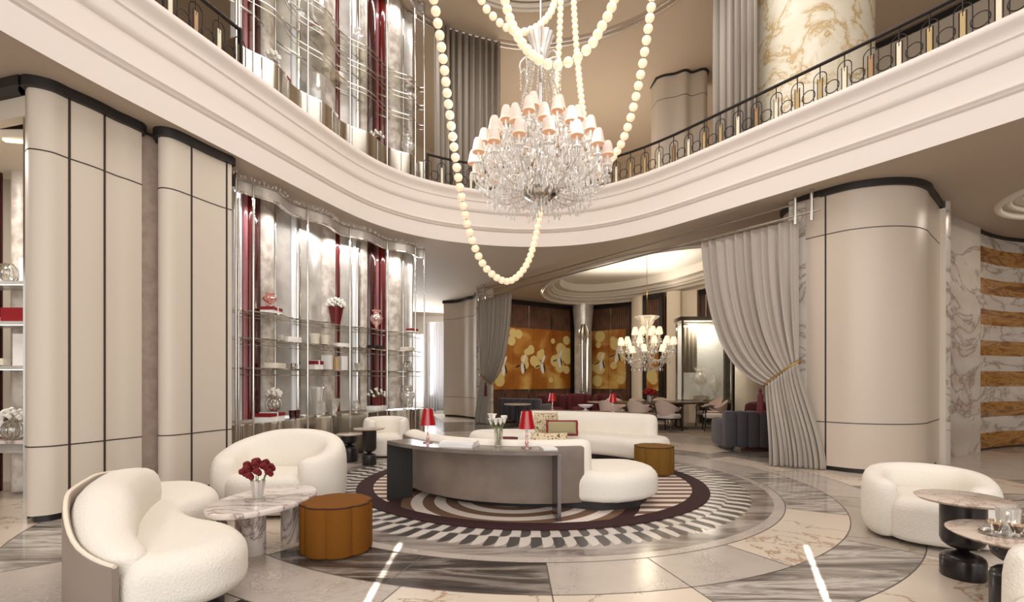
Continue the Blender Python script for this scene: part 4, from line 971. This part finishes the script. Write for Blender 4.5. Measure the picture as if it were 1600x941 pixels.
for k, x in enumerate((-6.09, -5.93)): tag(MB().box((x, 5.78, 1.6), (.09, .09, .1-.02*k)).build('jar', M['ivory']), ('small ivory jar on the lower shelf, farthest left', 'small ivory jar on the lower shelf beside the tall white carton')[k], 'jar')
vess(0, 0, JAR, .16, .5, 'tall fluted crystal vase on the marble counter at the left edge', pt=(-5.610, 5.92, .702))
wire_vase(0, 0, 'ribbed chrome vase of white orchids on the marble counter at the left edge', pt=(-5.760, 5.72, .702))
pf = thing('picture_frame', 'brown picture frame on the marble counter at the left edge', 'picture frame', (-6.030, 5.8, .70))
MB().box((-6.030, 5.8, .83), (.2, .03, .26), R(20)).build('frame', M['wood'], pf); MB().box((-6.025, 5.782, .83), (.15, .01, .2), R(20)).build('mount', M['white'], pf)
# ------------------------------------------------------------ balcony railing
M['railbronze'] = mat('bronze_bar', (150, 118, 84), .35, .5)
def railing(P, label):
    r_ = thing('balcony_railing', label, 'railing', (P[0].x, P[0].y, ZC))
    L_ = resample([Vector((p.x, p.y, 0)) for p in P], .325); zt = ZC+.64; zb = ZC
    MB().tube([(p.x, p.y, zt) for p in L_], .026, 8).build('handrail', M['iron'], r_)
    for i, (a, b) in enumerate(zip(L_, L_[1:])):
        t_ = (b-a).normalized(); rz = math.atan2(t_.y, t_.x); w_ = (b-a).length
        MB().box((a.x, a.y, zb+.22), (.05, .014, .42), rz).build('panel', M[('brass', 'creambar', 'railbronze', 'creambar', 'brass')[i % 5]], r_)
        m = MB(); q = lambda s_, z: (a.x+t_.x*s_, a.y+t_.y*s_, zb+z)
        m.tube([q(0, .38), q(0, .64)], .009, 6)
        for s_ in (-.036, .036): m.tube([q(s_, 0), q(s_, .44)], .006, 5)
        m.tube([q(-.09, 0)]+[q(.09*math.cos(PI-PI*k/10), .44+.09*math.sin(PI*k/10)) for k in range(11)]+[q(.09, 0)], .007, 6)
        m.tube([q(w_/2+0.092*math.cos(2*PI*k/18), .24+.092*math.sin(2*PI*k/18)) for k in range(18)], .007, 6, 0, True)
        m.build('scroll', M['iron'], r_)
    e = L_[0]; MB().box((e.x, e.y, zb+.33), (.045, .045, .66)).build('end_post', M['iron'], r_)
    e = L_[-1]; MB().box((e.x, e.y, zb+.33), (.045, .045, .66)).build('end_post', M['iron'], r_)
RL = offs(VP, .12)
pL = ray(375, [p for p in RL if p.y > 1]); pR = ray(668, RL)
railing(seg(RL, (-4.7, 1.5), pL)[::-1], 'black iron balcony railing with gold panels on the upper left, ending at the shelving')
railing(seg(RL, pR, (7.2, 1.6)), 'long black iron balcony railing with gold panels sweeping round the far and right balcony')
# ------------------------------------------------------------ curtains
def drape(name, label, T0, T1, ztop, K0, K1, zk0, zk1, Bt0, Bt1, zb, folds=13, amp=.07, m='curtain', sag=.55, tassel=None, rope='gold'):
    c = thing(name, label, 'curtain', (*Bt0, 0)); nu = folds*10; nv = 30
    d = (Vector(T1)-Vector(T0)); nr = Vector((d.y, -d.x)).normalized()
    def surf(top):
        V = []
        for j in range(nv+1):
            v = j/nv
            for i in range(nu+1):
                u = i/nu; T_ = Vector(T0).lerp(Vector(T1), u); K = Vector(K0).lerp(Vector(K1), u); zk = lerp(zk0, zk1, u); B = Vector(Bt0).lerp(Vector(Bt1), u)
                if top:
                    Cp = T_.lerp(K, .12*(1-u)+.0); zc_ = lerp(zk+.35, zk+1.0, u)*1.0
                    x = T_*(1-v)**2+Cp*2*v*(1-v)+K*v*v; z = ztop*(1-v)**2+zc_*2*v*(1-v)+zk*v*v
                    am = amp*(.5+.5*v)*(1-v**4*.7)
                else:
                    e = smoothstep(v); x = K.lerp(B, e**.8); z = lerp(zk, zb, v); am = amp*(.25+.75*e)
                f_ = math.sin(u*folds*2*PI+.9*math.sin(u*11+v*.8))*(.7+.3*math.sin(u*17))+.25*math.sin(u*folds*3.3*PI+1+v)
                x = x+nr*am*f_; V.append((x.x, x.y, z))
        return V, [(j*(nu+1)+i, j*(nu+1)+i+1, (j+1)*(nu+1)+i+1, (j+1)*(nu+1)+i) for j in range(nv) for i in range(nu)]
    for nm, tp in (('upper_drape', True), ('lower_drape', False)):
        V, Fs = surf(tp); o = MB().add(V, Fs, 0, True).build(nm, M[m], c)
        so_ = o.modifiers.new('thickness', 'SOLIDIFY'); so_.thickness = .008
    kc = (Vector(K0)+Vector(K1))/2; hw = (Vector(K1)-Vector(K0)).length/2
    d2 = (Vector(K1)-Vector(K0)).normalized(); n2 = Vector((d2.y, -d2.x))
    ropeP = [(*(kc+d2*(hw+.03)*math.cos(t)+n2*.12*math.sin(t)), lerp(zk0, zk1, .5+.5*math.cos(t))) for t in (2*PI*k/24 for k in range(24))]
    MB().tube(ropeP, .014, 8, 0, True).build('tie_rope', M[rope], c)
    if tassel:
        x, y, z = tassel; MB().lathe([(.005, .0), (.03, -.04), (.02, -.08), (.045, -.12), (.05, -.42), (.0001, -.42)], (x, y, z), 14).build('tassel', M['burg'], c)
    return c
drape('draped_curtain', 'large pale grey satin curtain tied back beside the right panelled pier', (3.52, 9.22), (4.52, 7.83), 3.93, (4.17, 8.15), (4.47, 7.74), 1.28, 1.68, (4.18, 8.0), (4.82, 7.62), 0.01, 11, .075, tassel=(4.13, 8.25, 1.25))
drape('draped_curtain', 'grey satin curtain tied back at the far left end of the chrome rods', (-.02, 14.1), (-1.05, 15.6), 3.86, (-.66, 15.35), (-.98, 15.6), 1.25, 1.55, (-.72, 15.4), (-1.15, 15.75), .01, 12, .07, tassel=(-.80, 15.0, 1.3), m='curtain2')
def hang(name, label, P, z0, z1, folds, amp, m, cat='curtain'):
    L_ = resample([Vector((p[0], p[1], 0)) for p in P], .02); V = []; N_ = offs(L_, 1)
    for z in (z0, (z0+z1)/2, z1):
        for i, p in enumerate(L_):
            u = i/len(L_); d = (N_[i]-Vector((p.x, p.y)))*amp*(math.sin(u*folds*2*PI)+.35*math.sin(u*folds*4.3*PI+2)); V.append((p.x+d.x, p.y+d.y, z))
    n = len(L_); c = MB().add(V, [(j*n+i, j*n+i+1, (j+1)*n+i+1, (j+1)*n+i) for j in range(2) for i in range(n-1)], 0, True).build(name, M[m])
    so_ = c.modifiers.new('thickness', 'SOLIDIFY'); so_.thickness = .008
    return tag(c, label, cat)
RU = cr([(-2.2, 10.9), (-1.62, 11.45), (-.3, 12.0), (.6, 12.1), (2.0, 11.75), (3.1, 11.0), (3.9, 9.9), (4.4, 9.0), (5.4, 6.9)], 8)
hang('hanging_curtain', 'tall grey curtain hanging behind the upper balcony left of the chandelier', seg(RU, ray(690, RU), ray(782, RU)), ZD, ZU-.06, 9, .07, 'curtain2')
hang('hanging_curtain', 'tall grey curtain hanging beside the marble column on the upper floor', seg(RU, ray(1112, RU), ray(1186, RU)), ZD, ZU-.06, 7, .07, 'curtain2')
hang('upper_sheer', 'grey curtain edge behind the upper shelving at its right end', [(-1.75, 11.2), (-1.45, 11.45)], ZD, ZU-.06, 3, .04, 'curtain2')
ct_ = thing('curtain_track', 'pair of curved chrome curtain rails on the upper ceiling', 'curtain rail', (.6, 12.1, ZU))
for d in (0, .14): MB().tube([(p.x, p.y, ZU-.05) for p in offs(RU, d)], .02, 8).build('rail', M['pearlrod'], ct_)
hang('sheer_curtain', 'translucent white curtain in front of the bright corridor window', [(-3.9, 21.9), (-2.45, 21.6)], .02, 3.9, 12, .07, 'sheer')
# chrome rods under the soffit
r1 = thing('curtain_rods', 'pair of long chrome rods with crossed brackets under the soffit, carrying the draped curtains', 'curtain rod', (4.6, 7.7, 3.9))
ra, rb = Vector((4.66, 7.50)), Vector((-1.15, 15.75))
for z in (4.15, 3.96): MB().tube([(ra.x, ra.y, z), (rb.x, rb.y, z)], .018, 8).build('rod', M['pearlrod'], r1)
dd = (rb-ra).normalized()
for e in (.12, .36): MB().tube([(ra.x+dd.x*e, ra.y+dd.y*e, 3.83), (ra.x+dd.x*e, ra.y+dd.y*e, Z1)], .028, 10).build('bracket', M['chrome'], r1)
for e in (.1, .5): MB().tube([(rb.x-dd.x*e, rb.y-dd.y*e, 3.7), (rb.x-dd.x*e, rb.y-dd.y*e, Z1)], .035, 10).build('bracket', M['chrome'], r1)
# marble jambs behind both curtains
struct('trim_5', MB().prism([(4.52, 8.1), (4.66, 7.88), (4.8, 8.0), (4.66, 8.3)], 0, 4.3), M['marw'])
struct('trim_6', MB().prism([(-1.15, 16.0), (-.95, 15.8), (-.6, 16.0), (-.8, 16.3)], 0, 4.3), M['marw'])
# ------------------------------------------------------------ art panels in the lounge
def gold_mat(name, sc):
    m = bpy.data.materials.new(name); m.use_nodes = True; nt = m.node_tree; b = nt.nodes['Principled BSDF']; N = nt.nodes.new; L = nt.links.new
    tc = N('ShaderNodeTexCoord'); n1 = N('ShaderNodeTexNoise'); n1.inputs['Scale'].default_value = sc; n1.inputs['Detail'].default_value = 3; n1.inputs['Distortion'].default_value = .5
    L(tc.outputs['Object'], n1.inputs['Vector']); c = ramp(nt, [(.3, (138, 74, 16)), (.46, (160, 98, 30)), (.56, (196, 152, 76)), (.7, (214, 186, 120))]); L(n1.outputs[0], c.inputs[0]); L(c.outputs[0], b.inputs['Base Color'])
    b.inputs['Roughness'].default_value = .45; return m
M['art'] = gold_mat('gilded_panel', .9); M['artpale'] = mat('pale_gold', (212, 190, 124), .5); M['artwhite'] = mat('white_lacquer', (226, 220, 208), .5); M['ink'] = mat('black_lacquer', (36, 28, 24), .5)
def art(p0, p1, z0, z1, label, seed, npan=3, ncr=3):
    rnd = random.Random(seed); p0 = Vector(p0); p1 = Vector(p1); d = p1-p0; L_ = d.length; u = d/L_; nr = Vector((u.y, -u.x)); rz = math.atan2(u.y, u.x)
    a = thing('wall_art', label, 'artwork', (p0.x, p0.y, z0))
    for k in range(npan):
        q = p0+u*(L_*(k+.5)/npan)+nr*.045; MB().box((q.x, q.y, (z0+z1)/2), (L_/npan-.012, .03, z1-z0), rz).build('panel', M['art'], a)
    def disc(mb, s_, z, r_, e, st=1, n=20, rot=0):
        V = []
        for k in range(n):
            t = 2*PI*k/n; x = r_*math.cos(t)*st; y = r_*math.sin(t); x, y = x*math.cos(rot)-y*math.sin(rot), x*math.sin(rot)+y*math.cos(rot)
            ss = max(.02, min(L_-.02, s_+x)); zz = max(z0+.02, min(z1-.02, z+y)); q = p0+u*ss+nr*e; V.append((q.x, q.y, zz))
        mb.add(V, [tuple(range(n))])
    e = .062
    for k in range(int(L_*9)):
        cl = rnd.random(); s_ = rnd.uniform(.1, L_-.1); z = rnd.uniform(z0+.3, z1-.2); r_ = rnd.uniform(.1, .24); e += .0004; m1 = MB(); disc(m1, s_, z, r_, e); m1.build('cloud', M['artpale'], a)
    for k in range(ncr):
        s_ = L_*(k+.35+.3*rnd.random())/ncr; z = rnd.uniform(z0+.35, z1-.7); e += .0006; m2 = MB(); m3 = MB()
        disc(m2, s_, z, .24, e, .34, 18, rnd.uniform(-.3, .3)); disc(m2, s_+.05, z+.3, .2, e, .25, 14, -.5); disc(m3, s_+.10, z, .17, e+.001, .2, 12, .25)
        m4 = MB(); disc(m4, s_-.22, z+.05, .025, e+.001, 5, 10, .3); m4.build('wing_tip', M['ink'], a)
        m2.build('bird', M['artwhite'], a); m3.build('wing_tip', M['ink'], a)
art((-.75, 17.72), (2.3, 19.82), 1.02, 3.3, 'wide gilded wall panels with pale clouds and white birds, left of the silver column', 3, 4, 4)
art((3.2, 19.77), (4.35, 18.8), 1.02, 3.3, 'gilded wall panels with white birds, right of the silver column', 5, 2, 2)
art((4.7, 17.25), (5.04, 16.85), 1.0, 3.0, 'narrow gilded wall panel behind the small chandelier', 9, 1, 0)
art((7.7, 14.1), (8.6, 12.35), 1.15, 3.0, 'gilded wall panel glimpsed beside the large grey curtain', 12, 2, 1)
sc_ = thing('silver_column', 'gleaming fluted silver column between the two gilded walls', 'column', (2.78, 19.2, 0))
MB().lathe([(.34, 0), (.34, 3.4), (.40, 4.0), (.42, 4.3)], (2.78, 19.4, 0), 40).build('shaft', M['silver'], sc_)
MB().lathe([(.15, .9), (.17, 2.6), (.2, 3.2), (.1, 3.5)], (2.76, 19.0, 0), 32, flute=.14, fn=9).build('inner_shaft', M['chrome'], sc_)
# ------------------------------------------------------------ lit glass cabinet
vt = thing('display_cabinet', 'tall lit glass display cabinet with chrome frame behind the dining table', 'display cabinet', (5.9, 15.1, 0))
x0, x1, y0_, y1_ = 5.14, 6.62, 14.95, 15.5
def vb(nm, c, d, m, par=None): return MB().box(c, d).build(nm, M[m], par or vt)
for x in (x0, x1):
    for y in (y0_, y1_): vb('post', (x, y, 1.6), (.05, .05, 3.2), 'chrome')
vb('base', ((x0+x1)/2, (y0_+y1_)/2, .72), (x1-x0, y1_-y0_, .1), 'chrome'); tp = vb('top', ((x0+x1)/2, (y0_+y1_)/2, 3.22), (x1-x0+.12, y1_-y0_+.12, .12), 'chrome')
vb('strip_light', ((x0+x1)/2, y0_+.1, 3.0), (x1-x0-.1, .05, .05), 'striplight'); vb('back_panel', ((x0+x1)/2, y1_, 1.95), (x1-x0, .03, 2.4), 'whitelit')
vb('glass_front', ((x0+x1)/2, y0_, 1.95), (x1-x0-.06, .01, 2.36), 'glass')
hg = hang('cabinet_drape', 'small taupe drape hung inside the lit glass cabinet', [(x0+.08, y0_+.3), (x0+.55, y0_+.3)], 1.6, 3.1, 4, .03, 'curtain2')
vess(0, 0, URN, .24, .85, 'large crystal urn inside the lit glass cabinet, left of two', 'crystal', pt=(5.72, 15.15, .9)); vess(0, 0, URN, .17, .75, 'slimmer crystal urn inside the lit glass cabinet, right of two', 'crystal', pt=(6.2, 15.15, .775))
tag(MB().box((5.72, 15.15, .835), (.5, .35, .12)).build('plinth_block', M['white']), 'white block under the large crystal urn in the cabinet', 'display block')
l = area('cabinet_light', (5.85, 15.2, 3.1), .9, 28, (1, .92, .8), sy=.3)
# ------------------------------------------------------------ glowing bead strands
def strand(pts, D, label, dia=.122):
    """pts: plan/height points the strand passes through"""
    P = cr(pts, 10); L_ = resample(P, dia*1.07)
    s_ = thing('bead_strand', label, 'light garland', tuple(L_[0]))
    MB().tube(L_[::1], .008, 6).build('cord', M['bronze'], s_)
    b0 = None; st = max(1, 1)
    for q in L_[:99]:
        if b0 is None:
            b0 = MB().ball((0, 0, 0), dia/2, 20, 0, .94).build('bead', M['bead'], None); b0.parent = s_; b0.location = q-L_[0]; b0['_w'] = (0, 0, 0)
        else:
            c = b0.copy(); C.objects.link(c); c.parent = s_; c.location = q-L_[0]
def PD(px, py, Y): return ((px-800)*Y/F, Y, CH+(Y0-py)*Y/F)
strand([PD(668, -60, 6.1), PD(676, -10, 6.2), PD(690, 75, 6.4), PD(704, 190, 6.7), PD(718, 290, 7.05), PD(733, 360, 7.4), PD(753, 410, 7.7), PD(778, 435, 8.0), PD(800, 438, 8.3), PD(822, 415, 8.6), PD(836, 375, 8.9), PD(845, 325, 9.1), PD(858, 240, 9.3), PD(868, 150, 9.4), PD(874, 60, 9.5), PD(877, -40, 9.6)], 0, 'long garland of glowing round beads hanging lowest, dipping below the chandelier')
strand([PD(778, -50, 6.5), PD(790, 5, 6.4), PD(799, 35, 6.35), PD(812, 62, 6.2), PD(828, 82, 6.1), PD(848, 97, 6.0), PD(865, 102, 6.0), PD(880, 100, 5.95), PD(902, 90, 5.95), PD(924, 70, 5.95), PD(940, 42, 6.0), PD(953, 18, 6.0), PD(964, -15, 6.05), PD(972, -50, 6.1)], 0, 'nearest garland of glowing beads, a short swag across the crown of the chandelier')
strand([PD(740, -45, 7.4), PD(753, 2, 7.5), PD(770, 25, 7.6), PD(788, 41, 7.7), PD(808, 50, 7.9), PD(826, 48, 8.0), PD(842, 40, 8.1), PD(856, 26, 8.2), PD(865, 8, 8.3), PD(872, -30, 8.4)], 0, 'shortest garland of glowing beads behind the chandelier crown')
strand([PD(1022, -60, 6.4), PD(1018, 5, 6.5), PD(1012, 50, 6.55), PD(1004, 100, 6.7), PD(994, 150, 6.9), PD(982, 195, 7.1), PD(967, 232, 7.4), PD(948, 256, 7.8), PD(934, 263, 8.3), PD(924, 240, 8.7), PD(915, 200, 9.0), PD(908, 150, 9.2), PD(903, 100, 9.4), PD(899, 50, 9.5), PD(894, -40, 9.7)], 0, 'garland of glowing beads sweeping down to the right of the chandelier')
# ------------------------------------------------------------ big crystal chandelier
HX, HY = .42, 7.3
ch = thing('crystal_chandelier', 'huge crystal chandelier with many small shaded lights hanging in the centre of the void', 'chandelier', (HX, HY, 6.4))
MB().tube([(HX, HY, 4.2), (HX, HY, ZU)], .012, 8).build('suspension_rod', M['chrome'], ch)
MB().lathe([(.001, 5.98), (.04, 6.0), (.07, 6.1), (.12, 6.28), (.19, 6.46), (.17, 6.47), (.1, 6.3), (.03, 6.1)], (HX, HY, 0), 32, flute=.08, fn=12).build('crown', M['crystal2'], ch)
cw_ = MB()
for k in range(8):
    a = 2*PI*k/8; q = lambda r_, z: (HX+r_*math.cos(a), HY+r_*math.sin(a), z)
    cw_.tube(cr([q(.06, 6.05), q(.2, 6.14), q(.3, 6.05), q(.29, 5.93), q(.23, 5.97)], 4), .014, 6)
    for j in range(6): cw_.octa(q(.29, 5.92-.05*j), .018, .03)
cw_.build('crown_arm', M['crystal2'], ch)
cs = MB()
for k in range(14):
    a = 2*PI*k/14
    for j in range(26):
        t = j/25; r_ = .14+.07*math.sin(PI*t)+.26*t*t; cs.octa((HX+r_*math.cos(a), HY+r_*math.sin(a), lerp(6.05, 4.95, t)), .02, .024)
cs.build('bead_chains', M['crystal2'], ch, kind='stuff')
MB().lathe([(.02, 3.95), (.12, 4.0), (.07, 4.1), (.05, 4.3), (.14, 4.42), (.06, 4.55), (.05, 4.9), (.12, 5.0), (.04, 5.1), (.03, 5.75)], (HX, HY, 0), 24, flute=.05).build('stem', M['crystal2'], ch)
MB().lathe([(.001, 3.98), (.12, 4.0), (.24, 4.08), (.30, 4.16), (.28, 4.16), (.2, 4.1), (.001, 4.03)], (HX, HY, 0), 40).build('bowl', M['chrome'], ch)
proto_arm = None
def make_arm():
    """arm along +x: unit radius 1, candle end at (1,0,0)"""
    A = MB().tube(cr([(.0, 0, -.18), (.3, 0, -.36), (.68, 0, -.38), (.94, 0, -.24), (1.0, 0, -.03)], 5), .022, 8).build('arm', M['crystal2'], None)
    return A
def arm(parent, a, r_, z, s=1.0, drops=True, shm='shade', rim='shadein', thick=.013):
    ca, sa = math.cos(a), math.sin(a); q = lambda x, zz: (HXc+x*ca, HYc+x*sa, zz)
    A = MB().tube(cr([q(.05*s, z-.30*s), q(r_*.35, z-.42*s), q(r_*.7, z-.42*s), q(r_*.95, z-.3*s), q(r_, z-.16*s)], 5), thick*s, 7).build('arm', M['crystal2'], parent)
    c = q(r_, z)
    MB().lathe([(.02*s, -.17*s), (.06*s, -.15*s), (.05*s, -.135*s), (.02*s, -.12*s), (.017*s, 0), (.017*s, .06*s)], c, 12).build('candle', M['candle'], A)
    MB().lathe([(.088*s, .0), (.082*s, .05*s), (.062*s, .15*s), (.045*s, .19*s), (.04*s, .19*s), (.06*s, .14*s), (.083*s, .004)], c, 20).build('lamp_shade', M[shm], A)
    if rim: MB().lathe([(.0885*s, -.004*s), (.0885*s, .02*s), (.08*s, .02*s), (.08*s, -.004*s)], c, 20).build('shade_rim', M[rim], A)
    if drops:
        d = MB()
        for k in range(10): t = 2*PI*k/10; d.octa((c[0]+.055*s*math.cos(t), c[1]+.055*s*math.sin(t), c[2]-.2*s), .014*s, .045*s)
        for k in range(5): xx = r_*(.3+.14*k); zz = z-.46*s; p = q(xx, zz); d.octa(p, .018*s, .06*s)
        d.build('drops', M['crystal'], A, kind='stuff')
HXc, HYc = HX, HY
for (n, r_, z, o_) in ((6, .38, 5.22, .2), (10, .62, 5.03, .0), (14, .84, 4.80, .22), (16, .98, 4.55, .05)):
    for k in range(n): arm(ch, 2*PI*k/n+o_, r_, z)
cs = MB(); rn = random.Random(4)
for k in range(2600):       # curtain of drops: dome shape
    a = rn.random()*2*PI; t = rn.random(); z = lerp(4.1, 5.0, t); rmax = .96*math.sqrt(max(.1, 1-max(0, (z-4.55)/.5)**2)) if z > 4.25 else lerp(.7, .96, (z-4.1)/.15)
    r_ = rmax*(.35+.62*rn.random()**.5); cs.octa((HX+r_*math.cos(a), HY+r_*math.sin(a), z), rn.uniform(.012, .024), rn.uniform(.03, .06))
cs.build('crystal_drops', M['crystal'], ch, kind='stuff')
cs = MB()
for k in range(12):          # lower festoon clusters
    a = 2*PI*k/12+.13; c = (HX+.68*math.cos(a), HY+.68*math.sin(a), 4.14)
    for j in range(26):
        cs.octa((c[0]+rn.uniform(-.1, .1), c[1]+rn.uniform(-.1, .1), c[2]-rn.random()*.2), .014, .045)
for j in range(60): cs.octa((HX+rn.uniform(-.16, .16), HY+rn.uniform(-.16, .16), 4.0-rn.random()*.12), .014, .05)
cs.build('festoons', M['crystal'], ch, kind='stuff')
for k in range(4):
    p = bpy.data.lights.new('chandelier_glow', 'POINT'); p.energy = 10; p.color = (1, .93, .84); p.shadow_soft_size = .15
    o = bpy.data.objects.new('chandelier_glow', p); C.objects.link(o); o.location = (HX+1.15*math.cos(k*PI/2+.4), HY+1.15*math.sin(k*PI/2+.4), 4.75)
# ------------------------------------------------------------ small dining chandelier
HXc, HYc = 3.62, 13.3
sc2 = thing('small_chandelier', 'smaller crystal chandelier with white shades over the dining table', 'chandelier', (HXc, HYc, 3.0))
MB().tube([(HXc, HYc, 2.9), (HXc, HYc, 4.9)], .008, 6).build('suspension_rod', M['gold'], sc2)
MB().lathe([(.001, 2.72), (.1, 2.78), (.2, 2.98), (.32, 3.06), (.3, 3.08), (.1, 3.0)], (HXc, HYc, 0), 24, flute=.06).build('crown', M['crystal2'], sc2)
MB().lathe([(.001, 1.9), (.08, 1.98), (.03, 2.1), (.1, 2.25), (.03, 2.4), (.05, 2.75)], (HXc, HYc, 0), 20, flute=.05).build('stem', M['crystal2'], sc2)
MB().lathe([(.09, 4.93), (.1, 4.96)], (HXc, HYc, 0), 20).build('ceiling_rose', M['gold'], sc2)
for (n, r_, z, o_) in ((8, .34, 2.60, .2), (12, .70, 2.32, .0), (6, .5, 2.12, .1)):
    for k in range(n): arm(sc2, 2*PI*k/n+o_, r_, z, 1.0, True, 'shade2', None, .018)
p = bpy.data.lights.new('dining_glow', 'POINT'); p.energy = 36; p.color = (1, .84, .62); p.shadow_soft_size = .2
o = bpy.data.objects.new('dining_glow', p); C.objects.link(o); o.location = (HXc, HYc, 3.7)
# ------------------------------------------------------------ corridor lamp and tidy up
for o in list(bpy.data.objects):
    if '_w' in o: del o['_w']
